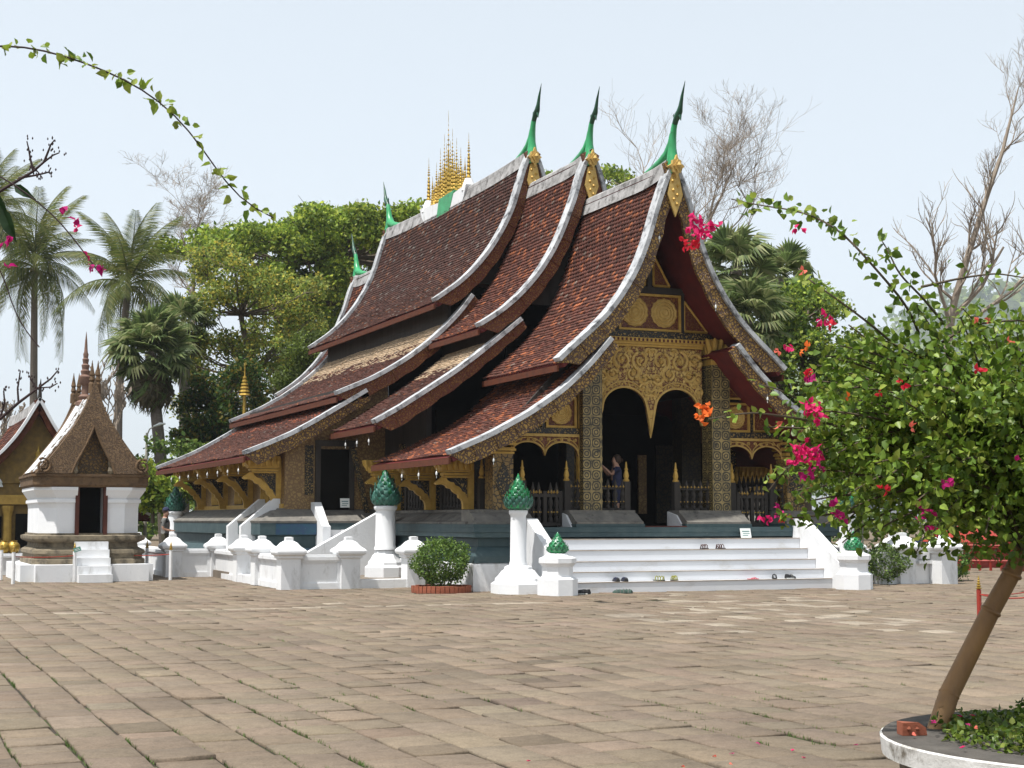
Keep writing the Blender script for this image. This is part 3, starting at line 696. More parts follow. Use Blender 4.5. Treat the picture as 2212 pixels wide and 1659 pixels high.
for s in (-1, 1):
    tri((XC+s*.12, 7.26), (XC+s*.56, 7.26), (XC+s*.12, 8.02), YF)
    tri((XC+s*.96, 6.18), (XC+s*1.6, 6.18), (XC+s*.96, 6.92), YF)
    part('gable_post', MB().box(XC+s*.9-.045, XC+s*.9+.045, YF-.03, YF+.08, 6.14, 7.06), WOOD)
    # wings
    a, b = (XC+s*1.98, XC+s*2.76); x0, x1 = min(a, b), max(a, b)
    framed(x0, x1, 3.74, 4.47, YF, [((x0+x1)/2, 4.1)], .28)
    tri((XC+s*2.9, 3.78), (XC+s*3.62, 3.78), (XC+s*2.9, 4.3), YF)
    tri((XC+s*2.05, 4.58), (XC+s*2.55, 4.58), (XC+s*2.05, 5.02), YF)
    part('wing_post', MB().box(XC+s*2.83-.04, XC+s*2.83+.04, YF-.03, YF+.08, 3.74, 4.5), GOLDB)
    a, b = XC+s*1.93, XC+s*3.68; x0, x1 = min(a, b), max(a, b)
    part('frieze', MB().box(x0, x1, YF-.07, YF+.1, 3.60, 3.735), GOLDB)
    xm = (x0+x1)/2; hw = (x1-x0)/2
    def vb(x): 
        d = abs(abs(x)-hw/2)/(hw/2); return 3.08 + .32*math.sqrt(max(0, 1-d**2)) if d < 1 else 3.08
    xv = np.linspace(-hw, hw, 49)
    v_ = part('arched_valance', MB().strip([(xm+x, vb(x)) for x in xv], [(xm+x, 3.595) for x in xv], YF-.045, YF+.045), GOLDR)
    m = MB().tube([(xm+x, YF-.055, vb(x)+.01) for x in xv], .022, 5); m.tube([(xm+x, YF-.055, min(3.55, vb(x)+.10)) for x in xv], .013, 5)
    m.box(x0, x1, YF-.085, YF-.046, 3.53, 3.594)
    for k in range(10): scroll(m, x0+.09+k*(x1-x0-.18)/9, 3.46, .05, 1.3, 1 if k % 2 else -1, YF-.055, k, .014)
    obj('border', m, GOLDP, v_)
    part('wing_wall', MB().prism([(XC+s*1.95, 3.6), (XC+s*3.75, 3.6), (XC+s*3.6, 3.86), (XC+s*1.95, 5.6)] if s > 0 else [(XC+s*1.95, 5.6), (XC+s*3.6, 3.86), (XC+s*3.75, 3.6), (XC+s*1.95, 3.6)], YF+.12, YF+.2), WOOD)
part('porch_wall_strip', MB().box(XC-1.93, XC-1.85, YF-.04, YF+.1, 1.83, 5.5), GOLD)
# inner porch: columns and gilded door strip
for x in (XC-.9, XC+2.4): part('inner_column', MB().box(x-.28, x+.28, 35.0, 35.5, 1.43, 6.0), SHADEST)
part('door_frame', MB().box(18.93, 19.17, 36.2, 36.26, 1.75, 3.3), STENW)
for x in (14.8, 20.2): part('inner_door', MB().box(x-.4, x+.4, 36.82, 36.88, 1.5, 3.6), SHADEST)
# ------------------------------------------------------------------ railings and gates
def lathe_me(name, prof, n=8, ph=0): return MB().lathe(0, 0, prof, n, ph).mesh(name, True)
BAL = lathe_me('baluster', [(.022,0),(.05,.04),(.05,.10),(.028,.14),(.05,.2),(.052,.27),(.03,.33),(.05,.38),(.05,.46),(.03,.5),(.03,.56),(.055,.62),(.045,.68),(.02,.78),(.006,.84)], 6); BAL.materials.append(WOOD)
BALG = lathe_me('baluster_gilding', [(.01,.17),(.056,.235),(.01,.3)], 4); BALG.materials.append(GOLD)
BALH = lathe_me('baluster_tip_gilding', [(.02,.575),(.06,.63),(.012,.74)], 4); BALH.materials.append(GOLD)
FIN = lathe_me('finial', [(.075,0),(.08,.03),(.05,.07),(.07,.13),(.055,.2),(.035,.26),(.05,.29),(.03,.33),(.022,.42),(.01,.47)], 8); FIN.materials.append(GOLD)
def rail_post(parent, x, y, z0, z1, hw=.075):
    p = obj('railing_post', MB().box(x-hw, x+hw, y-hw, y+hw, z0, z1), WOOD, parent)
    o = bpy.data.objects.new('finial', FIN); o.location = (x, y, z1); link(o, p)
def railing(p0, p1, z, n, zt=2.32, gild=True, scale=1.0):
    p0, p1 = Vector(p0), Vector(p1); d = (p1-p0); t = d.normalized(); nrm = Vector((-t.y, t.x))
    m = MB()
    for zz in (z+.03, z+.52*scale):
        a, b = p0, p1; q = nrm*.03
        m.add([(a.x-q.x,a.y-q.y,zz-.025),(b.x-q.x,b.y-q.y,zz-.025),(b.x+q.x,b.y+q.y,zz-.025),(a.x+q.x,a.y+q.y,zz-.025),(a.x-q.x,a.y-q.y,zz+.025),(b.x-q.x,b.y-q.y,zz+.025),(b.x+q.x,b.y+q.y,zz+.025),(a.x+q.x,a.y+q.y,zz+.025)], [(0,3,2,1),(4,5,6,7),(0,1,5,4),(1,2,6,5),(2,3,7,6),(3,0,4,7)])
    r = part('railing', m, WOOD)
    for k in range(n):
        c = p0 + d*((k+.5)/n); o = bpy.data.objects.new('baluster', BAL); o.location = (c.x, c.y, z); o.scale = (1.25, 1.25, .88*scale); link(o, r)
        if gild:
            for me in (BALG, BALH):
                g = bpy.data.objects.new('gilding', me); g.location = (c.x, c.y, z); g.scale = (1.38, 1.38, .88*scale); link(g, r)
    return r
for s in (-1, 1):
    for (a, b, n) in ((.67, 2.24, 8), (3.37, 4.05, 3)):
        r = railing((XC+s*a, YF-.02), (XC+s*b, YF-.02), 1.815, n)
        rail_post(r, XC+s*a, YF-.02, 1.815, 2.5); rail_post(r, XC+s*b, YF-.02, 1.815, 2.5)
    # gate of two leaves
    gx0, gx1 = sorted((XC+s*2.36, XC+s*3.24))
    m = MB().box(gx0, gx1, YF-.05, YF+.01, 1.45, 1.53).box(gx0, gx1, YF-.05, YF+.01, 2.12, 2.2)
    for x in (gx0+.04, (gx0+gx1)/2, gx1-.04): m.box(x-.045, x+.045, YF-.055, YF+.015, 1.44, 2.26)
    g = part('gate', m, WOOD)
    for k in (.16, .33, .67, .84):
        x = gx0 + (gx1-gx0)*k
        o = bpy.data.objects.new('picket', BAL); o.location = (x, YF-.02, 1.5); o.scale = (1.2, 1.2, 1.15); link(o, g)
        for me in (BALG, BALH):
            q = bpy.data.objects.new('gilding', me); q.location = (x, YF-.02, 1.5); q.scale = (1.38, 1.38, 1.15); link(q, g)
# side colonnade (left and right): posts, railings, brackets
def bracket(xw, y, z0, z1, reach, s):
    """carved eave bracket standing against a post at xw, reaching outwards (s = -1 to the left)"""
    X = lambda d: xw + s*d
    b = part('eave_bracket', MB().box(min(X(0), X(.14)), max(X(0), X(.14)), y-.07, y+.07, z0, z1-.05), GOLD)
    m = MB(); n = 14; lo_, hi_ = [], []
    for i in range(n):
        t = i/(n-1); d = .16 + (reach-.25)*(t**1.5); z = z0 + .10 + (z1-.62-z0)*(1-(1-t)**1.35)
        wd = .07 + .045*math.sin(t*math.pi*5)**2 + (.06 if t > .85 else 0)
        lo_.append((X(d+wd*.8), z-wd*.5)); hi_.append((X(d-wd*.6), z+wd*.6))
    m.strip(lo_, hi_, y-.05, y+.05); m.box(min(X(.1), X(.26)), max(X(.1), X(.26)), y-.06, y+.06, z0, z0+.16)
    obj('brace', m, GOLD, b)
    web = [(X(.15), z0+.35), (X(.15), z1-.42), (X(reach-.3), z1-.42), (X(.3+(reach-.3)*.3), z0+.35+(z1-z0)*.35)]
    obj('web', MB().prism(web, y-.015, y+.015), GOLDB, b)
    m = MB()
    for k, (d0, d1, zz, h) in enumerate(((.10, reach-.22, z1-.46, .045), (.08, reach-.18, z1-.405, .06), (.08, reach-.12, z1-.33, .035))):
        m.box(min(X(d0), X(d1)), max(X(d0), X(d1)), y-.13-.012*k, y+.13+.012*k, zz, zz+h)
    m.prism([(X(.06), z1-.29), (X(reach-.12), z1-.29), (X(reach+.02), z1-.12), (X(reach+.05), z1), (X(.06), z1)], y-.19, y+.19)
    for k in range(7):
        x = X(.12 + k*(reach-.1)/6); m.tube([(x, y-.19, z1-.28), (x+s*.015, y-.225, z1-.14), (x+s*.03, y-.205, z1-.02)], [.03, .045, .02], 5)
    obj('corbel', m, GOLD, b)
    return b
for s in (-1, 1):
    xw = XC + s*4.19
    for i, y in enumerate((33.45, 36.05, 38.75)):
        if i: part('porch_post', MB().box(xw-.12, xw+.12, y-.12, y+.12, 1.83, 3.6), GOLDB)
        bracket(xw + s*.12, y, 1.835, 3.02 if i < 2 else 3.15, .95, s)
    for (y0, y1, n) in ((33.1, 35.9, 13), (36.2, 38.6, 11)):
        r = railing((xw, y0), (xw, y1), 1.835, n, gild=False, scale=1.25)
        rail_post(r, xw, y0+.1, 1.835, 2.55); rail_post(r, xw, y1-.15, 1.835, 2.55)
    # aisle brackets
    xa = XC + s*7.0
    for y in (40.85, 44.1, 47.4, 50.7): bracket(xa, y, 1.93, 3.30, 1.05, s)
    # aisle walls
    part('aisle_wall', MB().box(min(xa+s*.0, xa-s*.2), max(xa, xa-s*.2), 40.5, 52.2, 1.6, 3.75), STENW)
    for y in (42.4, 45.7, 49.0):
        w_ = part('window', MB().box(min(xa, xa+s*.03), max(xa, xa+s*.03), y-.55, y+.55, 2.0, 3.1), WOOD)
        m = MB()
        for k in range(6): m.lathe(xa+s*.05, y-.42+k*.168, [(.02, 2.05), (.035, 2.2), (.02, 2.4), (.035, 2.6), (.02, 2.8), (.03, 3.05)], 6)
        obj('window_baluster', m, GOLD, w_)
    part('wall_base', MB().box(min(xa, xa+s*.06), max(xa, xa+s*.06), 40.5, 52.2, 1.84, 2.02), GOLD)
    x1 = XC+s*4.1; pol = [(xa-s*.003, 1.6), (x1, 1.6), (x1, 5.5), (XC+s*5.0, 4.66), (xa-s*.003, 3.6)]
    part('aisle_end_wall', MB().prism(pol if s > 0 else pol[::-1], 40.42, 40.499), STENW)
    part('stencil_panel', MB().box(*sorted((XC+s*6.45, XC+s*6.22)), 40.39, 40.415, 2.25, 3.6), GOLDB)
    # end-wall door, the shade inside painted as a black sheet
    d = part('door', MB().box(*sorted((XC+s*6.05, XC+s*5.2)), 40.37, 40.41, 1.6, 3.5), DARK)
    m = MB()
    for q in (6.1, 5.15): m.box(XC+s*q-.07, XC+s*q+.07, 40.33, 40.415, 1.6, 3.58)
    m.box(*sorted((XC+s*6.17, XC+s*5.08)), 40.31, 40.415, 3.58, 3.74); obj('door_frame', m, WOOD, d)
    m = MB().tube([(XC+s*4.75, 40.2, 1.75), (XC+s*5.35, 39.6, 3.5)], .09, 4); part('brace_pole', m, GOLDB)
# aisle podium
for s in (-1, 1):
    xa = XC + s*7.0; x0, x1 = sorted((xa, XC+s*4.3))
    part('white_plinth', MB().rectstack(x0, x1, 40.6, 52.2, [(.98,.0),(.98,.42),(.94,.45)]), WHITE)
    part('podium', MB().rectstack(x0, x1, 40.55, 52.2, [(.93,.452),(.93,.6),(.72,.85),(.70,.86),(.70,1.15),(.82,1.2),(.82,1.50),(.3,1.503)]), TEAL)
    part('coping', MB().rectstack(x0, x1, 40.56, 52.2, [(.83,1.505),(.85,1.56),(.6,1.68),(.3,1.84),(.15,1.86),(.12,1.9)]), GREY)
part('mosaic_panel', MB().box(10.05, 11.15, 39.70, 39.735, 1.2, 1.48), TEALM); part('mosaic_panel', MB().box(10.1, 11.15, 39.60, 39.64, .5, .84), TEALM)
# side stairs, white
def ramp_wall(y0, y1, x_top, x_bot, z_top, z_bot, name='stair_balustrade', base=.2):
    part(name, MB().prism([(x_bot, base), (x_top, base), (x_top, z_top), (x_top-.18, z_top), (x_bot, z_bot)], y0, y1), WHITE)
# stair of the left aisle
for (y0, y1) in ((40.75, 40.98), (42.3, 42.55)): ramp_wall(y0, y1, 10.42, 9.36, 2.16, 1.42)
for k in range(6): part('step', MB().box(9.4+.15*k, 10.3, 40.985, 42.295, .2, .45+.24*k), STEPM)
# stair between porch and aisle, with its long front balustrade
ramp_wall(37.45, 37.7, 12.58, 10.0, 1.92, .62)
for k in range(5): part('step', MB().box(10.5+.3*k, 12.57, 37.705, 39.3, .2, .45+.22*k), STEPM)
for k in range(4): part('step', MB().box(11.38, 12.55, 39.32+.26*k, 40.3, 1.0, 1.1+.2*k+.02), STEPM)
part('stair_balustrade', MB().prism([(39.15,.2),(40.35,.2),(40.35,2.06),(40.1,2.06),(39.3,1.45),(39.15,1.42)], 11.16, 11.375, 'x'), WHITE)
# ------------------------------------------------------------------ crowning golden spires (on the main ridge)
ybc, zb = 46.7, 12.05
bm_ = MB().prism([(44.55, 12.15), (44.75, 11.8), (45.2, 11.35), (48.2, 11.35), (48.7, 11.8), (48.9, 12.15), (46.7, 12.0)], XC-.21, XC+.21, 'x')
base_o = part('spire_base', bm_, WHITE, label='white boat-shaped base of the golden spires on the ridge')
obj('green_band', MB().prism([(45.6, 12.17), (46.2, 11.36), (47.3, 11.36), (47.0, 12.13)], XC-.222, XC+.222, 'x'), GREEN, base_o)
def spire_me(h, tiers=9, r=.15):
    pr = [(r*1.0, 0), (r*1.1, .04)]
    body = h*.55
    for k in range(tiers):
        z = body*k/tiers; q = r*(1-.55*k/tiers); pr += [(q*.75, z+.05), (q*.6, z+body/tiers*.5), (q*1.05, z+body/tiers*.8), (q*.95, z+body/tiers*.95)]
    pr += [(r*.2, body+.02)]
    for k in range(5):
        z = body + (h-body)*.12 + (h-body)*.62*k/5; q = r*.62*(1-k/5.5); pr += [(q*.2, z-.01), (q, z), (q*.9, z+.03), (q*.2, z+.05)]
    pr += [(.008, h*.9), (.003, h)]
    me = MB().lathe(0, 0, pr, 8).mesh('spire', True); me.materials.append(GOLDM); return me
sp = [(ybc, 2.95)]
for k in range(1, 9):
    h_ = [1.9, 2.25, 1.45, 1.85, 1.1, 1.45, .8, 1.05][k-1]
    sp += [(ybc + k*.19, h_), (ybc - k*.19, h_)]
sp += [(48.6, 1.55), (44.85, 1.55)]
for i, (y, h) in enumerate(sp):
    o = bpy.data.objects.new('spire', spire_me(max(h, .8), 10 if h > 2 else 7, .072 if i < 17 else .08)); o.location = (XC, y, 12.12 if i < 17 else 12.35); link(o, base_o)
for y in (48.6, 44.85): obj('pedestal', MB().lathe(XC, y, [(.24, 12.0), (.2, 12.2), (.12, 12.4)], 10), WHITE, base_o)
# ------------------------------------------------------------------ hanging bells
BELL = lathe_me('eave_bell', [(.003,0),(.003,-.10),(.012,-.11),(.03,-.14),(.04,-.2),(.03,-.24),(.004,-.25),(.012,-.33),(.002,-.36)], 8); BELL.materials.append(GLASSW)
bells = [(XC-5.6, y, 2.74) for y in (32.4, 33.6, 34.8, 36.0)] + [(XC-5.86, y, 3.66) for y in (36.6, 37.6, 38.6)] + [(XC-8.22, y, 3.02) for y in (40.6, 41.9, 43.2, 44.6, 46.0, 47.4, 48.8, 50.2)]
bells += [(XC-4.6, 31.47, 3.02), (XC+1.1, 31.47, 6.75), (XC+1.75, 31.47, 5.75), (XC+3.2, 31.47, 3.95), (XC+2.5, 31.47, 4.6), (XC-.4, 31.47, 8.3)]
for k, p in enumerate(bells):
    o = bpy.data.objects.new('eave_bell', BELL); o.location = p; o.scale = (.62,)*3; COL.objects.link(o)
    od = ('first', 'second', 'third', 'fourth', 'fifth', 'sixth', 'seventh', 'eighth')
    if k < 4: lab = od[k] + ' small glass bell from the front under the lowest porch side eave'
    elif k < 7: lab = od[k-4] + ' small glass bell from the front under the middle tier side eave'
    elif k < 15: lab = od[k-7] + ' small glass bell from the front under the long low aisle eave'
    else: lab = 'small glass bell hanging from the ' + ('left lower bargeboard near its foot', 'right upper bargeboard, higher one', 'right upper bargeboard, lower one', 'right lower bargeboard near its foot', 'right lower bargeboard near its top', 'left upper bargeboard near the gable peak')[k-15]
    tag(o, lab, 'bell', 'small glass bells hanging from the temple eaves')
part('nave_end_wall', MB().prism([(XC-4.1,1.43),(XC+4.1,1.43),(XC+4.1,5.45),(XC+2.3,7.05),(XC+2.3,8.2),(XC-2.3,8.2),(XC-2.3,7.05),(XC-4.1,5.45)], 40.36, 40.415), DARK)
for s in (-1, 1): part('nave_wall', MB().box(XC+s*4.1-.07, XC+s*4.1+.07, 37.06, 40.35, 4.6, 4.93), WOOD)
# ------------------------------------------------------------------ raised court, white walls, pillars
tag(obj('court_floor', MB().box(9.1, 12.55, 34.62, 57, -.02, .2).box(8.1, 9.09, 43.4, 57, -.02, .19), M('court_paving', (.20, .165, .13), (.13, .11, .085), .9, ns=3, bs=20, bm=.4)), None, kind='structure')
tag(obj('court_floor', MB().box(22.4, 25.8, 34.62, 57, -.02, .2), bpy.data.materials['court_paving']), None, kind='structure')
POSTB = MB().box(-.225, .225, -.225, .225, 0, .70).mesh('post_shaft'); POSTB.materials.append(WHITE)
POSTC = MB().stack(0, 0, [(.225,.70),(.27,.72),(.27,.765),(.33,.80),(.345,.84),(.345,.88),(.31,.92),(.24,.97),(.19,1.03),(.17,1.06),(.11,1.10),(.10,1.105),(.085,1.11),(.085,1.19),(.04,1.20)]).mesh('post_cap'); POSTC.materials.append(WHITE)
def wpost(parent, x, y, z=0, sc=1.0):
    p = bpy.data.objects.new('post', POSTB); p.location = (x, y, z); p.scale = (sc, sc, sc); link(p, parent); WM[p.name] = Matrix.Translation((x, y, z)) @ Matrix.Scale(sc, 4)
    c = bpy.data.objects.new('post_cap', POSTC); c.location = (0, 0, 0); COL.objects.link(c); c.parent = p
def wwall(parent, a, b, z=0.0, sill=False):
    a, b = Vector(a), Vector(b); t = (b-a).normalized(); a = a + t*.2; b = b - t*.2; n = Vector((-t.y, t.x)); L = (b-a).length
    def blk(m, s0, s1, h, z0, z1):
        q = [a+t*s0-n*h, a+t*s1-n*h, a+t*s1+n*h, a+t*s0+n*h]
        m.add([(p.x, p.y, z0) for p in q] + [(p.x, p.y, z1) for p in q], [(0,3,2,1),(4,5,6,7),(0,1,5,4),(1,2,6,5),(2,3,7,6),(3,0,4,7)])
    if sill:
        m = MB(); blk(m, 0, L, .2, z, z+.205); return obj('sill', m, WHITE, parent)
    m = MB(); blk(m, 0, L, .10, z, z+.70); p = obj('wall_panel', m, WHITE, parent)
    m = MB(); blk(m, 0, L, .135, z, z+.14); blk(m, 0, .10, .125, z+.141, z+.60); blk(m, L-.10, L, .125, z+.141, z+.60); obj('panel_frame', m, WHITE, p)
    m = MB(); blk(m, -.02, L+.02, .13, z+.61, z+.66); blk(m, -.02, L+.02, .165, z+.661, z+.74); blk(m, -.02, L+.02, .13, z+.741, z+.785); obj('coping', m, WHITE, p)
BW = thing('balustrade_wall', 'low white plastered wall with capped posts left of the temple porch', 'wall', (9.06, 34.6, 0))
posts = [(9.06,34.6),(10.48,34.6),(12.08,34.6),(9.12,37.4),(9.15,39.5),(9.28,43.2),(8.05,43.4),(8.1,49.5),(8.1,53.5)]
for p in posts: wpost(BW, *p)
for a, b in ((0,1),(0,3),(4,5),(5,6),(6,7),(7,8)): wwall(BW, posts[a], posts[b])
wwall(BW, posts[1], posts[2], sill=True); wwall(BW, posts[3], posts[4], sill=True)
BW2 = thing('balustrade_wall', 'low white wall with capped posts right of the front steps, behind round bush', 'wall', (25.84, 34.6, 0))
posts2 = [(25.84,34.6),(24.4,34.6),(22.83,34.6),(25.8,38.5)]
for p in posts2: wpost(BW2, *p)
wwall(BW2, posts2[0], posts2[1]); wwall(BW2, posts2[0], posts2[3]); wwall(BW2, posts2[1], posts2[2], sill=True)
BW3 = thing('balustrade_wall', 'short white wall with two tall capped posts at the far right end', 'wall', (24.5, 31.5, 0))
wpost(BW3, 23.98, 31.75, 0, 1.06); wpost(BW3, 24.93, 31.35, 0, 1.06)
obj('wall_panel', MB().box(23.2, 24.72, 31.62, 31.86, 0, .80), WHITE, BW3)
obj('niche', MB().box(24.36, 24.64, 31.50, 31.60, .62, .78).box(24.3, 24.7, 31.48, 31.61, .5, .58), WHITE, BW3)
# lotus buds: rows of petals on a core
PETAL = None
def petal_mesh(name, mat):
    vs, fs = [], []
    n = 6
    for i in range(n):
        t = i/(n-1); wd = .5*math.sin(math.pi*min(1, .18+.82*t))**.8 if t < 1 else 0; out = .22*math.sin(t*math.pi*.8)+.05*t
        for j, q in enumerate((-1, 0, 1)): vs.append((q*wd*.5, -(out + (.08 if j == 1 else 0)), t))
    for i in range(n-1):
        for j in range(2): a = i*3+j; fs.append((a, a+1, a+4, a+3))
    me = MB().add(vs, fs).mesh(name, True); me.materials.append(mat); return me
PET1, PET2 = petal_mesh('petal', LOTUS), petal_mesh('petal', LOTUS2)
def lotus(parent, x, y, z, h, r, rows=7, mixed=True, wild=0.0):
    core = obj('lotus_bud', MB().lathe(x, y, [(r*.5, z), (r*.80, z+h*.06), (r*.84, z+h*.2), (r*.72, z+h*.4), (r*.47, z+h*.64), (r*.22, z+h*.85), (.01, z+h*.99)], 14), LOTUS if not wild else LOTUS2, parent, smooth=True)
    for k in range(rows):
        t = k/rows; zz = z + h*(.0 + .84*t); rad = r*np.interp(t, [0, .12, .3, .55, .8, 1], [.66, .86, .80, .55, .27, .1]); big = (k == 0 and not wild)
        n = 9 if big else max(4, int(15*(1-.70*t)))
        for j in range(n):
            a = 2*math.pi*(j + .5*(k % 2))/n
            o = bpy.data.objects.new('petal', PET2 if (k < rows*.3 and mixed) or (wild and random.random() < .7) else PET1)
            o.location = (x + rad*math.sin(a), y - rad*math.cos(a), zz)
            ph = h*(.34 if big else .185*random.uniform(.85, 1.15)); o.scale = (2*math.pi*rad/n*1.15+.015, ph*(.5 if big else .8), ph)
            o.rotation_euler = (R((4 if big else 14) - 22*t + random.gauss(0, 5 + 9*wild)), R(random.gauss(0, 3+6*wild)), a); link(o, core)
    obj('tip', MB().lathe(x, y, [(.05, z+h*.9), (.03, z+h), (.005, z+h*1.09)], 8), LOTUS, core)
    return core
def pillar(label, x, y, z0, rs, zb, zt_, hb, lotus_h, lotus_r, rb, wild=0.0):
    t = thing('lotus_pillar', label, 'pillar', (x, y, z0), 0, 'white pillars topped with green lotus buds')
    m = MB(); k = rb; H = zb - z0; ph = math.pi/8
    m.lathe(x, y, [(k, z0), (k, z0+H*.36), (k*.93, z0+H*.40), (k*.86, z0+H*.44), (k*.84, z0+H*.54), (k*.72, z0+H*.66), (k*.60, z0+H*.82), (k*.52, z0+H*.86), (k*.50, z0+H*.95), (k*.42, zb)], 8, ph)
    obj('base', m, WHITE2, t)
    obj('shaft', MB().lathe(x, y, [(rs*1.1, zb), (rs*1.08, zb+.06), (rs*1.0, zb+.1), (rs*.95, zt_-.16), (rs*.96, zt_-.12), (rs*1.12, zt_-.08), (rs*1.16, zt_-.03), (rs*1.1, zt_)], 22), WHITE2, t, smooth=True)
    lotus(t, x, y, zt_, lotus_h, lotus_r, wild=wild, rows=11)
    return t
pillar('white pillar with a lotus bud on an octagonal base left of the front steps', 13.2, 30.9, 0, .18, .60, 1.80, .6, .74, .33, .60)
pillar('white pillar on a stepped base right of the front steps behind the bollard', 21.75, 30.9, 0, .18, .60, 1.80, .6, .74, .33, .60)
pillar('thick white pillar with shaggy lotus bud behind the low wall opening', 11.86, 36.05, .2, .25, .86, 1.93, .5, .90, .40, .50, .5)
pillar('distant white pillar with lotus bud beside the standing man', 9.72, 52.0, .2, .25, .86, 1.87, .5, .88, .38, .50, .5)
def bollard(label, x, y):
    t = thing('lotus_bollard', label, 'bollard', (x, y, 0), 0, 'low white bollards flanking the front steps')
    obj('pedestal', MB().lathe(x, y, [(.43,0),(.43,.34),(.40,.36),(.335,.40),(.325,.44),(.325,.60),(.37,.66),(.40,.68),(.40,.78),(.34,.80),(.26,.84),(.22,.88)], 8, math.pi/8), WHITE2, t)
    lotus(t, x, y, .88, .42, .26, rows=8, mixed=False)
bollard('low white bollard with shiny green lotus bud left of the front steps', 13.66, 29.85)
bollard('low white bollard with shiny green lotus bud right of the front steps', 21.12, 29.75)
# ------------------------------------------------------------------ shoes
def shoe_mesh(name, kind):
    """toe towards +x, length 1"""
    L = [(-.5, .13, .0), (-.44, .16, .0), (-.2, .15, 0), (.1, .17, 0), (.35, .18, 0), (.48, .10, 0)]
    top = {'trainer': [.30, .34, .30, .24, .16, .10], 'clog': [.18, .24, .26, .26, .20, .10], 'sandal': [.07]*6, 'flip': [.045]*6}[kind]
    m = MB(); rings = []
    for (x, wd, _), h in zip(L, top):
        rings.append([(x, -wd, 0), (x, -wd*1.02, h*.45), (x, -wd*.55, h), (x, wd*.55, h), (x, wd*1.02, h*.45), (x, wd, 0)])
    vs = [p for r in rings for p in r]; fs = []
    for i in range(5):
        for j in range(6): a = i*6+j; b = i*6+(j+1) % 6; fs.append((a, b, b+6, a+6))
    fs += [tuple(range(5, -1, -1)), tuple(range(30, 36))]
    m.add(vs, fs)
    return m.mesh(name, True)
def shoe(label, kind, mat, mat2, x, y, z, rz, group, L=.28):
    t = thing('sandal' if kind in ('sandal', 'flip') else 'shoe', label, 'sandal' if kind in ('sandal', 'flip') else 'shoe', (x, y, z), rz, group)
    b = obj('sole' if kind in ('sandal', 'flip') else 'upper', shoe_mesh('upper', kind), mat, t, scale=L, world=False)
    if kind in ('sandal', 'clog', 'trainer'):
        m = MB()
        for xx in ((-.3, -.05, .2) if kind != 'trainer' else (.0, .12)):
            h = .34 if kind == 'sandal' else (.28 if kind == 'clog' else .30); m.tube([(xx*L, -.16*L, .03*L), (xx*L, -.12*L, h*.8*L), (xx*L, 0, h*L), (xx*L, .12*L, h*.8*L), (xx*L, .16*L, .03*L)], .032*L, 5)
        if kind == 'sandal': m.tube([(-.42*L, -.13*L, .05*L), (-.5*L, 0, .34*L), (-.42*L, .13*L, .05*L)], .03*L, 5)
        obj('strap', m, mat2, t, world=False)
    elif kind == 'flip':
        obj('strap', MB().tube([(-.05*L, -.16*L, .05*L), (.2*L, 0, .12*L), (.33*L, 0, .05*L)], .025*L, 5).tube([(-.05*L, .16*L, .05*L), (.2*L, 0, .12*L)], .025*L, 5), mat2, t, world=False)
    if kind == 'trainer':
        obj('sole', MB().box(-.5*L, .46*L, -.175*L, .175*L, -.0, .05*L), PAPER, t, world=False)
    return t
TOL = M('green_shoe_fabric', (.06, .10, .08), (.04, .07, .06), .8, bm=.1); YEL = M('yellow_shoe_trim', (.30, .30, .03), (.2, .2, .02), .7, bm=0); PNK = M('pink_rubber', (.5, .07, .10), (.4, .05, .08), .6, bm=0); BRN = M('brown_leather', (.09, .035, .025), (.06, .025, .02), .6, bm=.1)
def stepz(y): k = int((y-30.35)/.33) if y > 30.35 else -1; return zs[k+1] + .002 if k >= 0 else .006
def at(px, py, Z): q = onZ(px, py, Z); return float(q[0]), float(q[1])
sh = [  # px, py, step level, kind, mats, label
 (1247, 1283, 0, 'trainer', BLACK, BLACK, 'black shoe on the paving by the left bollard, left of its pair', 150), (1265, 1283, 0, 'trainer', BLACK, BLACK, 'black shoe on the paving by the left bollard, right of its pair', 95),
 (1338, 1279, 0, 'clog', TOL, GREYC, 'green-grey shoe on the paving at the foot of the steps, left one', 160), (1352, 1279, 0, 'clog', TOL, GREYC, 'green-grey shoe on the paving at the foot of the steps, right one', 120),
 (1331, 1256, 1, 'clog', BLACK, NAVY, 'dark closed shoe on the lowest step above the green-grey shoes, left one', 80), (1349, 1256, 1, 'clog', BLACK, NAVY, 'dark closed shoe on the lowest step above the green-grey shoes, right one', 80),
 (1423, 1255, 1, 'sandal', BLACK, YEL, 'black and yellow sandal mid lowest step, left of the pair', 110), (1457, 1255, 1, 'sandal', BLACK, YEL, 'black and yellow sandal mid lowest step, right of the pair', 40),
 (1627, 1253, 1, 'flip', PNK, PNK, 'flat pink flip-flop lying on the lowest step', 10),
 (1673, 1253, 1, 'sandal', BLACK, BLACK, 'black strap sandal on the lowest step right side, left of the pair', 60), (1708, 1252, 1, 'trainer', BLACK, GREYC, 'black sports shoe on the lowest step right side, right of the pair', 10),
 (1522, 1185, 4, 'sandal', BLACK, BRN, 'dark brown sandal high on the fourth step, left of the pair', 30), (1557, 1185, 4, 'sandal', BLACK, BRN, 'dark brown sandal high on the fourth step, right of the pair', 20)]
for (px, py, k, kind, ma, mb_, lab, rz) in sh:
    x, y = at(px, py, zs[k])
    if k: y = 30.35 + .33*(k-1) + .15; q = onY(px, py, y); x = float(q[0])
    else: y = min(y, 30.1); x = float(onY(px, py, y)[0])
    shoe(lab, kind, ma, mb_, x, y, zs[k]+.001, R(rz), 'shoes left at the front steps', .31)
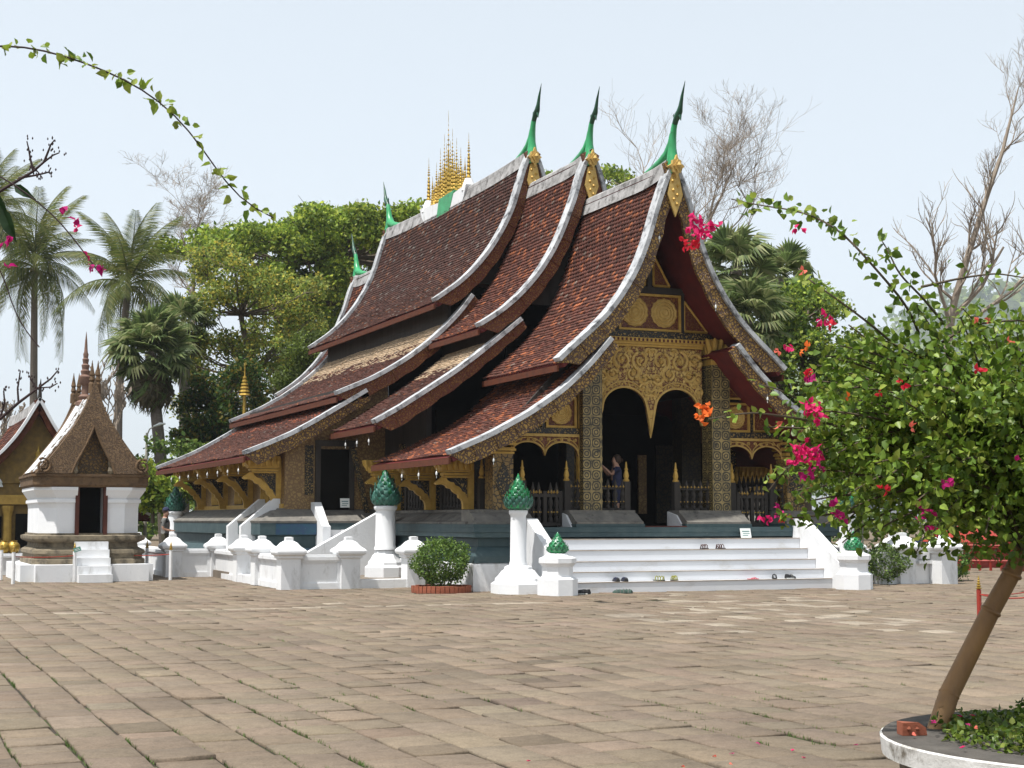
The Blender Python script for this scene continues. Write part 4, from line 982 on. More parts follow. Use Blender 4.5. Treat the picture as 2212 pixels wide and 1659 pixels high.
# small white sign on the ledge, and one by the side stairs
def sign(label, x, y, z, w_, h, tilt):
    t = thing('sign_board', label, 'sign', (x, y, z))
    obj('board', MB().box(-w_/2, w_/2, -.01, .01, 0, h), PAPER, t, rot=(R(tilt), 0, 0), loc=(0, 0, 0), world=False)
    obj('lettering', MB().box(-w_*.36, w_*.36, -.013, -.0115, h*.62, h*.72).box(-w_*.3, w_*.36, -.013, -.0115, h*.40, h*.47).box(-w_*.36, w_*.2, -.013, -.0115, h*.2, h*.27), M('sign_print', (.10, .22, .2), (.1, .2, .2), .7, bm=0), t, rot=(R(tilt), 0, 0), loc=(0, 0, 0), world=False)
sign('small white notice card leaning on the ledge above the front steps', float(onY(1612, 1150, 31.86)[0]), 31.86, 1.162, .28, .23, -14)
sign('white notice board standing by the left side stairs', 12.35, 39.25, 1.2, .5, .22, -35)
sign('white notice card inside the dark side doorway', 12.1, 40.30, 1.92, .26, .25, -6)
# ------------------------------------------------------------------ brick ring planter with round bush
def leafcloud(n, fn, size, cols, jit=.25, up=.4, shape='diamond', rs=None):
    """n leaves at points fn(n); folded leaf blades"""
    P = fn(n); n = len(P); d = rng.normal(0, 1, (n, 3)); d[:, 2] += up; d /= np.linalg.norm(d, axis=1)[:, None]
    h = np.cross(d, rng.normal(0, 1, (n, 3))); h /= np.linalg.norm(h, axis=1)[:, None]; k = np.cross(d, h)
    s = size*rng.uniform(.65, 1.3, (n, 1))
    if shape == 'diamond':
        V = np.stack([P, P + h*s*.55 + k*s*.34 + d*s*.10, P + h*s*1.1, P + h*s*.5 - k*s*.34 + d*s*.10], 1); F = np.array([(0,1,2),(0,2,3)]); m_ = 4
    else:
        V = np.stack([P, P + h*s*.25 + k*s*.42 + d*s*.12, P + h*s*.65 + k*s*.34 + d*s*.1, P + h*s*1.1 - d*s*.06, P + h*s*.65 - k*s*.34 + d*s*.1, P + h*s*.25 - k*s*.42 + d*s*.12], 1); F = np.array([(0,1,2,3),(0,3,4,5)]); m_ = 6
    FF_ = (F[None] + (np.arange(n)*m_)[:, None, None]).reshape(-1, F.shape[1])
    c = np.array(cols)[rng.integers(0, len(cols), n)]*(1 + rng.normal(0, jit, (n, 1))); c = np.clip(c, .004, .9)
    return V.reshape(-1, 3), FF_, np.repeat(c, m_, 0)
def joinm(parts):
    V, F, C = [], [], []; k = 0
    for v, f, c in parts: V.append(v); F.append(f+k); C.append(c); k += len(v)
    return np.concatenate(V), np.concatenate(F), np.concatenate(C)
def bush(label, x, y, z, rx, rz_, n, size, cols, stemh=.2, rough=.12, ring=None, group=None):
    t = thing('shrub', label, 'shrub', (x, y, z), 0, group)
    cen = np.array([x, y, z+stemh+rz_])
    def fn(k):
        d = rng.normal(0, 1, (k, 3)); d /= np.linalg.norm(d, axis=1)[:, None]
        a = np.arctan2(d[:, 1], d[:, 0]); lump = 1 + rough*np.sin(a*3+x)*np.cos(d[:, 2]*4+y) + rough*.8*np.sin(a*7+d[:, 2]*6)
        r = rng.uniform(.55, 1.04, (k, 1))**.5*lump[:, None]
        return cen + d*r*np.array([rx, rx, rz_])
    obj('foliage', npmesh('foliage', *leafcloud(n, fn, size, cols, up=.6)), LEAF, t)
    m = MB()
    for k in range(9):
        a = random.uniform(0, 6.3); q = random.uniform(.2, .7)*rx
        m.tube([(x+random.gauss(0, .04), y+random.gauss(0, .04), z), (x+q*.5*math.cos(a), y+q*.5*math.sin(a), z+stemh), (x+q*math.cos(a), y+q*math.sin(a), z+stemh+rz_*.9)], [.02, .014, .006], 5)
    obj('stem', m, BARK, t)
    return t
gx, gy = 11.83, 32.0
bush('round clipped green bush in a brick ring left of the front steps', gx, gy, .1, .62, .50, 6500, .055, [(.08,.15,.025),(.12,.20,.035),(.17,.25,.05),(.05,.10,.02)], .08)
ringt = thing('brick_planter', 'round planter ring of upright red bricks under the clipped bush', 'planter', (gx, gy, 0))
obj('soil', MB().lathe(gx, gy, [(.56, 0), (.56, .10), (.3, .13)], 20), SOIL, ringt)
BRK = MB().box(-.045, .045, -.05, .05, 0, .15).mesh('brick'); BRK.materials.append(BRICK)
for k in range(40):
    a = 2*math.pi*k/40; o = bpy.data.objects.new('brick', BRK); o.location = (gx+.61*math.cos(a), gy+.61*math.sin(a), random.uniform(-.006, .008)); o.rotation_euler = (random.gauss(0, .03), random.gauss(0, .03), a+math.pi/2); link(o, ringt)
bq = onZ(1910, 1262)
bush('loose green bush in front of the white wall right of the steps', float(bq[0]), float(bq[1]), 0, .55, .42, 3000, .07, [(.09,.15,.03),(.13,.20,.045),(.16,.22,.055),(.06,.10,.025)], .12, .25)
bush('light green bush behind the far right white post', 26.2, 32.6, 0, .5, .5, 2500, .07, [(.10,.20,.03),(.14,.25,.04),(.07,.13,.025)], .05, .2)
bush('bright green bush rising behind the right white wall', 24.6, 37.6, .2, 1.1, .7, 3800, .09, [(.09,.19,.03),(.13,.24,.04),(.065,.12,.025)], .0, .2)
# ------------------------------------------------------------------ small white shrine on the left
SHX = 5.55; SHY = 41.45
SH = thing('small_shrine', 'small white shrine with brown pointed stucco gable and dark doorway', 'shrine', (SHX, SHY, 0))
def sp_(name, mb, mat, parent=None, smooth=False): return obj(name, mb, mat, parent or SH, smooth=smooth)
q0 = onZ(64.5, 1257); 
sp_('plinth', MB().box(SHX-1.42, SHX+1.42, SHY-.62, SHY+4.3, 0, .44).box(SHX-1.75, SHX-1.421, SHY-.2, SHY+4.0, 0, .435).box(SHX+1.421, SHX+1.6, SHY-.2, SHY+4.0, 0, .435), WHITE)
def octo(x0, x1, y0, y1, prof, c=.34):
    m = MB(); vs = []; fs = []
    for o_, z in prof:
        a0, a1, b0, b1 = x0-o_, x1+o_, y0-o_, y1+o_
        vs += [(a0+c, b0, z), (a1-c, b0, z), (a1, b0+c, z), (a1, b1-c, z), (a1-c, b1, z), (a0+c, b1, z), (a0, b1-c, z), (a0, b0+c, z)]
    for i in range(len(prof)-1):
        for j in range(8): a = i*8+j; b = i*8+(j+1) % 8; fs.append((a, b, b+8, a+8))
    fs += [tuple(range(7, -1, -1)), tuple(range(8*len(prof)-8, 8*len(prof)))]
    return m.add(vs, fs)
wx0, wx1, wy0, wy1 = SHX-1.28, SHX+1.28, SHY, SHY+3.6
sp_('base_molding', octo(wx0, wx1, wy0, wy1, [(.16,.442),(.16,.56),(.10,.60),(.10,.68),(.16,.72),(.15,.80),(.0,.88),(-.02,.98),(.14,1.06),(.16,1.10),(.16,1.17),(.05,1.2),(.05,1.24)]), LSTONE)
for s in (-1, 1):   # front wall on both sides of the doorway + side walls as one shell each
    pass
WPROF = [(.0,1.242),(.0,1.90),(.02,2.02),(.06,2.04),(.06,2.12),(.02,2.14),(.08,2.24),(.14,2.34),(.16,2.36),(.16,2.44)]
def shell(xa, xb):
    return octo(xa, xb, wy0, wy1, WPROF, .3)
dw = .36
m = MB(); 
wl = octo(wx0, SHX-dw, wy0+.0, wy1, WPROF, .0001)
def halfwall(s):
    """left or right half of the walls, chamfered at the outer corners"""
    m = MB(); vs = []; fs = []; c = .42
    for o_, z in WPROF:
        xo = (wx0-o_ if s < 0 else wx1+o_); xi = SHX+s*dw; yf = wy0-o_; yb = wy1+o_
        vs += [(xi, yf, z), (xo-s*c, yf, z), (xo, yf+c*1.0, z), (xo, yb-c, z), (xo-s*c, yb, z), (xi, yb, z)]
    for i in range(len(WPROF)-1):
        for j in range(6): a = i*6+j; b = i*6+(j+1) % 6; fs.append((a, b, b+6, a+6))
    fs += [tuple(range(5, -1, -1)), tuple(range(6*len(WPROF)-6, 6*len(WPROF)))]
    return m.add(vs, fs)
for s in (-1, 1): sp_('wall', halfwall(s), WHITE2)
sp_('door_recess', MB().box(SHX-dw+.002, SHX+dw-.002, wy0+.9, wy0+.95, 1.0, 2.6).box(SHX-dw+.002, SHX+dw-.002, wy0, wy0+.9, .98, 1.02), DARK)
df = MB().box(SHX-dw-.05, SHX-dw+.05, wy0-.07, wy0+.12, 1.03, 2.5).box(SHX+dw-.05, SHX+dw+.05, wy0-.07, wy0+.12, 1.03, 2.5).box(SHX-dw-.05, SHX+dw+.05, wy0-.08, wy0+.12, 2.5, 2.58)
sp_('door_frame', df, M('red_brown_door_wood', (.10, .03, .018), (.06, .02, .014), .7, ns=5, bm=.2))
sp_('brown_cornice', octo(wx0, wx1, wy0, wy1, [(.14,2.442),(.20,2.5),(.20,2.70),(.24,2.72),(.24,2.78)], .3), LAT)
for k in range(5):
    sp_('step', MB().box(SHX-.42, SHX+.42, 40.28+.22*k, SHY-.05, (.205*k+.003 if k else 0), .205*(k+1)), WHITE)
GP = [(0.0,5.28),(.09,4.95),(.21,4.62),(.39,4.22),(.62,3.85),(.88,3.48),(1.12,3.16),(1.31,2.94),(1.44,2.79)]
IP = [(0.0,4.05),(.10,3.78),(.22,3.5),(.36,3.24),(.48,3.0),(.55,2.79)]
GPs, _ = lerp_prof(GP, 26); IPs, _ = lerp_prof(IP, 26)
for s in (-1, 1):
    g = sp_('gable', MB().strip(side(IPs, s, SHX), side(GPs, s, SHX), wy0-.26, wy0+.04), LATC)
    m = MB().tube([(SHX+s*a, wy0-.27, b) for a, b in IPs], .035, 6); obj('arch_rim', m, LAT, g)
    m = MB(); pts = []; rad = []
    for k in range(26):
        t = k/25; a = t*3.6*math.pi; r_ = .20*(1-.8*t); pts.append((SHX+s*(1.26 + r_*math.cos(a+1)), wy0-.28, 2.98 + r_*math.sin(a+1))); rad.append(.042*(1-.4*t))
    m.tube(pts, rad, 6); obj('volute', m, LAT, g)
    b = sp_('gable', MB().strip(side([(max(a*.3, .02), 2.8+.3*(b_-2.8)) for a, b_ in GPs], s, SHX), side(GPs, s, SHX), wy1-.04, wy1+.2), LAT)
    # roof slope
    RP, _ = lerp_prof([(.05,4.85),(.24,4.5),(.45,4.12),(.70,3.76),(.98,3.40),(1.22,3.08),(1.42,2.84)], 20)
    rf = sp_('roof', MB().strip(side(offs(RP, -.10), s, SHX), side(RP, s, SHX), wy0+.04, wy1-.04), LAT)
    obj('plaster_glare_band', MB().strip(side(offs(RP, .004), s, SHX), side(offs(RP, .025), s, SHX), wy0+1.5, wy0+2.7), WHITE2, rf)  # white plaster strip, widened to paint the sun glare on the slope
    obj('plaster_glare_band', MB().strip(side(offs(RP[8:], .004), s, SHX), side(offs(RP[8:], .02), s, SHX), wy0+.45, wy0+.62), WHITE2, rf)
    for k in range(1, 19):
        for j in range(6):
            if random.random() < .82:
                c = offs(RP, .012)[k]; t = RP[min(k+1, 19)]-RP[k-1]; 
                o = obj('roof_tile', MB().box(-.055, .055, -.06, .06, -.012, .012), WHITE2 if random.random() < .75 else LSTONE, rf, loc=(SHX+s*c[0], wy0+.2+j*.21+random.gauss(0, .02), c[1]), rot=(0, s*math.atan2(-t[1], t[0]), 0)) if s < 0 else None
for s in (-1, 1):
    for (yy, zz) in ((wy0-.12, 5.15), (wy1+.1, 5.15)):
        sp_('pinnacle', MB().lathe(SHX+s*.075, yy, [(.09, zz-.25), (.085, zz), (.05, zz+.05), (.075, zz+.1), (.05, zz+.2), (.07, zz+.24), (.03, zz+.45), (.005, zz+.62)], 8), LAT)
sp_('tympanum', MB().prism([(SHX-a, b) for a, b in IPs[::-1]] + [(SHX+a, b) for a, b in IPs], wy0+.05, wy0+.12), LATG)
sp_('lintel_panel', MB().box(SHX-.36, SHX+.36, wy0-.06, wy0+.1, 2.585, 2.80), LATG)
m = MB()
for s in (-1, 1): m.lathe(SHX+s*.46, wy0-.18, [(.06, 2.79), (.09, 2.86), (.06, 2.98), (.09, 3.06), (.05, 3.18), (.02, 3.26)], 8)
sp_('guardian_figure', m, LSTONE)
sp_('spire', MB().lathe(SHX, SHY+1.8, [(.24,4.7),(.24,4.8),(.14,4.86),(.18,4.95),(.10,5.02),(.09,5.25),(.15,5.32),(.17,5.5),(.11,5.56),(.13,5.66),(.09,5.7),(.11,5.82),(.07,5.86),(.09,5.98),(.06,6.02),(.075,6.12),(.05,6.18),(.03,6.5),(.004,6.75)], 10), M('pinkish_stucco', (.20, .12, .09), (.12, .07, .05), .8, ns=8, bm=.5), smooth=True)
sp_('ridge', MB().tube([(SHX, wy0, 4.86), (SHX, SHY+1.8, 4.74), (SHX, wy1, 4.86)], .09, 6), LAT)
# rope fence round the shrine
def stanchion(label, x, y, h, mat, group, gold=GOLDM, r=.045):
    t = thing('rope_post', label, 'post', (x, y, 0), 0, group)
    obj('pole', MB().lathe(0, 0, [(r, 0), (r, h*.8), (r*.7, h*.81)], 8), mat, t, world=False)
    pr = []
    for k in range(5): z = h*.81 + k*h*.04; q = r*1.25*(1-k*.16); pr += [(q*.6, z), (q, z+h*.012), (q, z+h*.022), (q*.6, z+h*.032)]
    pr += [(.004, h*1.04)]
    obj('gold_tip', MB().lathe(0, 0, pr, 8), gold, t, world=False)
    return t
RW = M('rope_post_white', (.75, .75, .74), (.6, .6, .6), .6, bm=.1)
pp = [(28, 1262), (160, 1258), (248, 1254), (368, 1253)]
labs = ['leftmost white rope post with gold tip before the shrine', 'white rope post left of the shrine stairs', 'white rope post right of the shrine stairs', 'white rope post at the right front corner of the shrine']
pw = [onZ(*q) for q in pp]
for q, l in zip(pw, labs): stanchion(l, float(q[0]), float(q[1]), .98, RW, 'white rope posts around the small shrine')
q = onX(320, 1225, 7.55); stanchion('white rope post behind the right side of the shrine', 7.5, 44.3, .98, RW, 'white rope posts around the small shrine')
stanchion('white rope post half cut by the left edge of the picture', float(onY(2, 1240, 43.0)[0]), 43.0, .98, RW, 'white rope posts around the small shrine')
rope = MB()
def hang(m, a, b, z, sag, r=.012): m.tube([(a[0]+(b[0]-a[0])*t, a[1]+(b[1]-a[1])*t, z - sag*4*t*(1-t)) for t in np.linspace(0, 1, 9)], r, 5)
r1 = tag(obj('rope', (lambda m: (hang(m, pw[0], pw[1], .68, .03), m)[-1])(MB()), REDP), 'dark red rope strung between posts left of the shrine stairs', 'rope')
r2 = tag(obj('rope', (lambda m: (hang(m, pw[2], pw[3], .68, .03), hang(m, pw[3], (7.5, 44.3), .68, .02), m)[-1])(MB()), REDP), 'dark red rope strung between posts right of the shrine stairs', 'rope')
SIGNG = M('green_sign', (.12, .30, .24), (.10, .25, .2), .6, bm=0)
t = thing('sign_board', 'small green sign tilted on the rope post left of the shrine stairs', 'sign', (float(pw[1][0])+.06, float(pw[1][1])-.06, .78))
obj('board', MB().box(-.08, .10, -.012, .0, 0, .11), SIGNG, t, rot=(0, R(-18), 0), loc=(0, 0, 0), world=False)
obj('lettering', MB().box(-.055, .075, -.0145, -.0125, .03, .042).box(-.055, .06, -.0145, -.0125, .062, .074), PAPER, t, rot=(0, R(-18), 0), loc=(0, 0, 0), world=False)
# red posts with rope on the right, near the tree
g1 = onZ(2117, 1376)
stanchion('red post with gold tiered tip and rope on the right', float(g1[0]), float(g1[1]), .80, REDP, 'red rope posts on the right', r=.032)
g2 = onZ(2222, 1387); stanchion('red rope post at the right edge of the picture', float(g2[0]), float(g2[1]), .80, REDP, 'red rope posts on the right', r=.032)
tag(obj('rope', (lambda m: (hang(m, g1, g2, .58, .03, .009), hang(m, g1, (float(g1[0])+2.4, float(g1[1])+1.4), .58, .05, .009), m)[-1])(MB()), REDP), 'red rope hanging from the red posts on the right', 'rope')
stanchion('red rope post hidden behind the bougainvillea on the right', float(g1[0])+2.4, float(g1[1])+1.4, .80, REDP, 'red rope posts on the right', r=.032)
# ------------------------------------------------------------------ far left building
fb = onY(86, 862, 60.0); FX = float(fb[0]); FZ = float(fb[2])
FB = thing('side_chapel', 'ochre side chapel with brown tile roof and white verges behind the shrine', 'chapel', (FX, 60, 0))
def fprof(pts): return [(a, FZ+b) for a, b in pts]
up_ = fprof([(0,0.05),(.2,-.3),(.5,-.85),(.85,-1.4),(1.3,-1.95),(1.9,-2.5),(2.55,-2.95)]); lo_ = fprof([(1.9,-2.95),(2.5,-3.4),(3.3,-3.9),(4.2,-4.3)])
TC, TN, TS_, TL, TW, TT, TOWN = [], [], [], [], [], [], []
for s in (-1, 1):
    for p in (up_, lo_):
        roof(p, 60, 71, s, 'C', xc=FX, parent=FB, step=.16, tw=.2); barge(p, 60, s, BOARD, xc=FX, parent=FB, depth=.32, capw=.2, cap=WHITE2)
c_ = np.concatenate(TC); V_ = tile_boxes(c_, np.concatenate(TN), np.concatenate(TS_), np.concatenate(TL), np.concatenate(TW))
o = obj('roof_tiles', npmesh('roof_tiles', V_.reshape(-1, 3), (BF[None] + (np.arange(len(c_))*8)[:, None, None]).reshape(-1, 4), np.repeat(np.concatenate(TT), 8, 0)), TILE, FB); o['kind'] = 'stuff'
ridge(60.1, 71, FZ-.1, .1, .1, FB, FX)
obj('wall', MB().box(FX-3.3, FX+3.3, 60.6, 70.8, .5, FZ-4.0), YELW, FB); obj('plinth', MB().box(FX-3.8, FX+3.8, 60.2, 71, 0, .5), CONC, FB)
G_, _ = lerp_prof(up_, 20); G_ = offs(G_, -.25); G_ = G_[G_[:, 0] > .05]
obj('gable_wall', MB().prism([(FX-a, b) for a, b in G_[::-1]] + [(FX+a, b) for a, b in G_], 60.55, 60.65), YELW, FB)
obj('wing_gable', MB().prism([(FX-3.6, FZ-4.02), (FX+3.6, FZ-4.02), (FX+2.0, FZ-2.9), (FX-2.0, FZ-2.9)], 60.62, 60.7), YELW, FB)
obj('frieze', MB().box(FX-3.2, FX+3.2, 60.4, 60.55, FZ-3.95, FZ-3.6), GOLD, FB)
obj('doorway', MB().box(FX-.7, FX+.7, 60.5, 60.59, .5, FZ-4.3).box(FX+1.2, FX+2.6, 60.5, 60.59, .9, FZ-4.4).box(FX-2.6, FX-1.2, 60.5, 60.59, .9, FZ-4.4), DARK, FB)
for s in (-1, 1): obj('column', MB().lathe(FX+s*1.0, 60.4, [(.2,.5),(.16,.7),(.15,FZ-4.4),(.22,FZ-4.1),(.22,FZ-4.0)], 10), GOLD, FB)
obj('gable_figure', MB().lathe(FX+.05, 60.5, [(.32,FZ-2.75),(.30,FZ-2.6),(.14,FZ-2.5),(.17,FZ-2.3),(.11,FZ-2.18),(.12,FZ-2.02),(.04,FZ-1.9),(.01,FZ-1.75)], 10, sy=.4), GOLDM, FB)
for (x, z, h) in ((-.5, -3.3, .3), (.5, -3.3, .3), (-1.3, -3.3, .25)): obj('gable_figure', MB().lathe(FX+x, 60.5, [(.12, FZ+z), (.07, FZ+z+h*.5), (.09, FZ+z+h*.7), (.01, FZ+z+h*1.2)], 8, sy=.4), PAPER, FB)
obj('finial', MB().tube([(FX, 60, FZ), (FX, 59.95, FZ+.4), (FX, 59.8, FZ+.75)], [.09, .06, .01], 6), WOOD, FB)
# gold urns and flower pots in front of it (left edge)
GU = lathe_me('golden_urn', [(.10,0),(.15,.04),(.19,.15),(.18,.24),(.12,.31),(.09,.34),(.11,.37)], 12); GU.materials.append(GOLDM)
for k, (px, l) in enumerate(((10, 'golden round urn at the left edge beside the shrine'), (30, 'golden round urn nearest the left wall of the shrine'))):
    q = onY(px, 1150, 47.0); o = bpy.data.objects.new('golden_urn', GU); o.location = (float(q[0]), 47.0, .62); COL.objects.link(o); tag(o, l, 'urn', 'golden urns left of the shrine')
q = onY(18, 1190, 47.0)
tag(obj('low_wall', MB().box(float(q[0])-1.5, float(q[0])+.55, 46.8, 47.2, 0, .62).box(float(q[0])-1.55, float(q[0])+.6, 46.75, 47.25, .5, .56), WHITE), 'low white ledge carrying the golden urns left of the shrine', 'ledge')
# ------------------------------------------------------------------ lamp post, golden tiered finial pole
lp = onY(313, 1150, 62.0)
t = thing('street_lamp', 'tall cream lamp post with curved arm behind the shrine', 'street lamp', (float(lp[0]), 62, 0))
zt2 = float(onY(318, 935, 62.0)[2])
obj('pole', MB().lathe(float(lp[0]), 62, [(.08, 0), (.07, 1.5), (.05, zt2)], 8), STEEL, t)
obj('arm', MB().tube([(float(lp[0]), 62, zt2-.1), (float(lp[0])+.1, 62, zt2+.15), (float(lp[0])+.35, 62, zt2+.3)], .03, 6), STEEL, t)
obj('lamp_head', MB().tube([(float(lp[0])+.25, 62, zt2+.26), (float(lp[0])+.5, 62, zt2+.36), (float(lp[0])+.72, 62, zt2+.38)], [.05, .11, .06], 8, sq=.6), PAPER, t)
gs = onY(528, 870, 58.0); gx_ = float(gs[0])
zz0 = float(onY(528, 855, 58.0)[2]); zz1 = float(onY(527, 800, 58.0)[2])
t = thing('golden_parasol_pole', 'golden tiered ceremonial spire rising behind the left roof edge', 'spire', (gx_, 58, 0))
obj('pole', MB().lathe(gx_, 58, [(.12, 0), (.10, 2), (.06, zz0)], 8), GOLDM, t)
pr = []
for k in range(6): z = zz0 + (zz1-zz0)*.8*k/6; r_ = .24*(1-k*.13); pr += [(r_*.5, z), (r_, z+.015), (r_*.85, z+.09), (r_*.45, z+.1)]
pr += [(.03, zz1-.1), (.005, zz1+.4)]
obj('tiers', MB().lathe(gx_, 58, pr, 12), GOLDM, t)
# ------------------------------------------------------------------ people
def person(label, loc, rz, J, E_, mats, height=1.7):
    """J joint -> (xyz, radius); E_ edges; body is one continuous mesh grown with a skin modifier"""
    names = list(J); me = bpy.data.meshes.new('body')
    me.from_pydata([J[k][0] for k in names], [(names.index(a), names.index(b)) for a, b in E_], [])
    o = bpy.data.objects.new('tmp_body', me); COL.objects.link(o)
    o.modifiers.new('skin', 'SKIN'); 
    for i, k in enumerate(names):
        sv = me.skin_vertices[0].data[i]; r_ = J[k][1]; sv.radius = r_ if hasattr(r_, '__len__') else (r_, r_); sv.use_root = (k == 'pelvis')
    sub = o.modifiers.new('sub', 'SUBSURF'); sub.levels = 2; sub.render_levels = 2
    dg = bpy.context.evaluated_depsgraph_get(); ev = o.evaluated_get(dg); bme = bpy.data.meshes.new_from_object(ev)
    bpy.data.objects.remove(o)
    bme.name = 'body'; bme.materials.clear()
    for m_ in mats[0]: bme.materials.append(m_)
    for p in bme.polygons: p.use_smooth = True; p.material_index = mats[1](p.center)
    t = thing('person', label, 'person', loc, rz)
    b = obj('body', bme, None, t, world=False)
    return t
def body_joints(arms, sit=0):
    J = {'pelvis': ((0,0,.93), (.15,.11)), 'waist': ((0,0,1.06), (.14,.10)), 'chest': ((.01,0,1.28), (.165,.115)), 'collar': ((0,0,1.40), (.10,.08)), 'neck': ((.01,0,1.47), .055), 'jaw': ((.035,0,1.53), (.062,.06)), 'head': ((.02,0,1.62), (.082,.095)), 'crown': ((.01,0,1.69), (.06,.07)), 'nose': ((.115,0,1.585), .012)}
    E_ = [('pelvis','waist'),('waist','chest'),('chest','collar'),('collar','neck'),('neck','jaw'),('jaw','head'),('head','crown'),('jaw','nose')]
    for s, n in ((1, 'l'), (-1, 'r')):
        J['hip'+n] = ((0,s*.10,.86), .10); J['knee'+n] = ((.02,s*.10,.48), .065); J['ankle'+n] = ((-.01,s*.10,.09), .042); J['toe'+n] = ((.15,s*.11,.035), (.04,.03))
        E_ += [('pelvis','hip'+n),('hip'+n,'knee'+n),('knee'+n,'ankle'+n),('ankle'+n,'toe'+n)]
        sh_, el, wr, hd = arms[n]
        J['sh'+n] = (sh_, .065); J['el'+n] = (el, .043); J['wr'+n] = (wr, .029); J['hd'+n] = (hd, (.035,.02))
        E_ += [('collar','sh'+n),('sh'+n,'el'+n),('el'+n,'wr'+n),('wr'+n,'hd'+n)]
        d = (Vector(hd)-Vector(wr)).normalized(); ax = d.cross(Vector((0, 0, 1))); ax = ax.normalized() if ax.length > .1 else Vector((0, 1, 0))
        for f in range(5):
            if f == 4: a = Vector(wr)+d*.03+ax*.03; b = a + d*.035 + ax*.03; L_ = .02
            else: a = Vector(hd)+ax*(-.03+.02*f); b = a + d*(.035-.004*abs(f-1.5)) - Vector((0, 0, .012)); L_ = 0
            J['f%s%d' % (n, f)] = (tuple(b), .0085); E_.append((('wr' if f == 4 else 'hd')+n, 'f%s%d' % (n, f)))
    return J, E_
# man at the left: grey shirt, dark cap, olive shorts, facing right
arms = {'l': ((0,.19,1.40),(-.03,.22,1.13),(.17,.15,1.06),(.25,.10,1.07)), 'r': ((0,-.19,1.40),(-.03,-.22,1.13),(.17,-.14,1.06),(.25,-.08,1.07))}
J, E_ = body_joints(arms)
def mman(c):
    if c.z > 1.45: return 0
    if c.z > .98 and (abs(c.y) < .16 or c.z > 1.20) and c.x < .13: return 1
    if c.z > .45 and abs(c.y) < .19 and c.x < .16 and c.z < 1.0: return 2
    if c.z < .1: return 3
    return 0
mq = onY(357, 1120, 46.5)
man = person('man in grey T-shirt, dark cap and olive shorts behind the low white wall', (float(mq[0]), 46.5, .2), R(-20), J, E_, ([SKIN, GREYC, OLIVE, BLACK], mman))
obj('hair', MB().lathe(0, 0, [(.088,1.60),(.094,1.64),(.085,1.70),(.05,1.735),(.01,1.745)], 12, sx=1.0, sy=.9), HAIR, man, world=False, smooth=True)
obj('cap', MB().lathe(.015, 0, [(.10,1.665),(.104,1.69),(.09,1.735),(.05,1.765),(.01,1.772)], 14, sx=1.0, sy=.9).prism([(.06,-.07),(.17,-.055),(.195,0),(.17,.055),(.06,.07)], 1.665, 1.678, 'z'), NAVY, man, world=False, smooth=True)
# woman in the porch: navy dress, arms raised with a camera, facing left
arms = {'l': ((.0,.17,1.39),(.16,.16,1.24),(.34,.07,1.44),(.41,.05,1.50)), 'r': ((.0,-.17,1.39),(.16,-.17,1.23),(.33,-.06,1.42),(.40,-.03,1.48))}
J, E_ = body_joints(arms)
def mwom(c):
    if c.z > 1.44 or c.x > .10 and c.z > 1.1: return 0
    if c.z > .55 and abs(c.y) < .26: return 1
    if c.z < .08: return 2
    return 0
wq = onY(1330, 1020, 33.5)
wom = person('woman in navy top photographing behind the porch railing', (float(wq[0])+.02, 33.5, 1.436), R(180-14), J, E_, ([SKIN, NAVY, BLACK], mwom))
obj('hair', MB().lathe(-.02, 0, [(.05,1.50),(.095,1.56),(.105,1.63),(.092,1.69),(.055,1.735),(.01,1.745)], 12, sy=.95).lathe(-.12, 0, [(.01,1.55),(.045,1.58),(.05,1.62),(.01,1.66)], 10), HAIR, wom, world=False, smooth=True)
c_ = tag(obj('camera_phone', MB().box(-.015, .015, -.075, .075, -.035, .05), BLACK, None, loc=(float(wq[0])+.02-.44, 33.5+.11, 1.436+1.53), rot=(0, 0, R(-14))), 'small black camera held up by the woman in the porch', 'camera')
# ------------------------------------------------------------------ vegetation helpers
def clump_tree(label, base, trunk_pts, trunk_r, clumps, leaf, per, cols, group=None, name='tree', limb_r=.09, mat=None, bark=BARK, up=.5, flat=.7):
    t = thing(name, label, 'tree', base, 0, group)
    m = MB().tube(trunk_pts, trunk_r, 8)
    top = Vector(trunk_pts[-1]); tp = [Vector(p) for p in trunk_pts]
    for (c, r_) in clumps:
        c = Vector(c); k = min(range(1, len(tp)), key=lambda i: (tp[i]-c).length + (2 if tp[i].z > c.z else 0)); s_ = tp[k]
        mid = s_*.5 + c*.5 + Vector((0, 0, -.08*(c-s_).length)); m.tube([s_, mid, c], [limb_r, limb_r*.6, limb_r*.22], 5)
        for _ in range(3):
            e = c + Vector((random.gauss(0, .5), random.gauss(0, .5), random.gauss(.1, .35)))*r_; m.tube([mid*.3+c*.7, e], [limb_r*.3, limb_r*.08], 4)
    obj('trunk', m, bark, t, smooth=True)
    parts = []
    for (c, r_) in clumps:
        cc = np.array(c)
        def fn(k):
            d = rng.normal(0, 1, (k, 3)); d /= np.linalg.norm(d, axis=1)[:, None]
            return cc + d*(rng.random((k, 1))**.42)*r_*np.array([1, 1, flat])*rng.uniform(.8, 1.12, (k, 1))
        tint = random.uniform(.78, 1.2)
        parts.append(leafcloud(max(20, int(per*r_*r_)), fn, leaf, [tuple(x*tint for x in q) for q in cols], up=up))
    obj('crown', npmesh('crown', *joinm(parts)), mat or LEAFFAR, t)
    return t
def cam_pt(px, py, D): return tuple(float(v) for v in onD(px, py, D))
def gnd(px, D): q = onD(px, 1122, D); return (float(q[0]), float(q[1]), -.02)
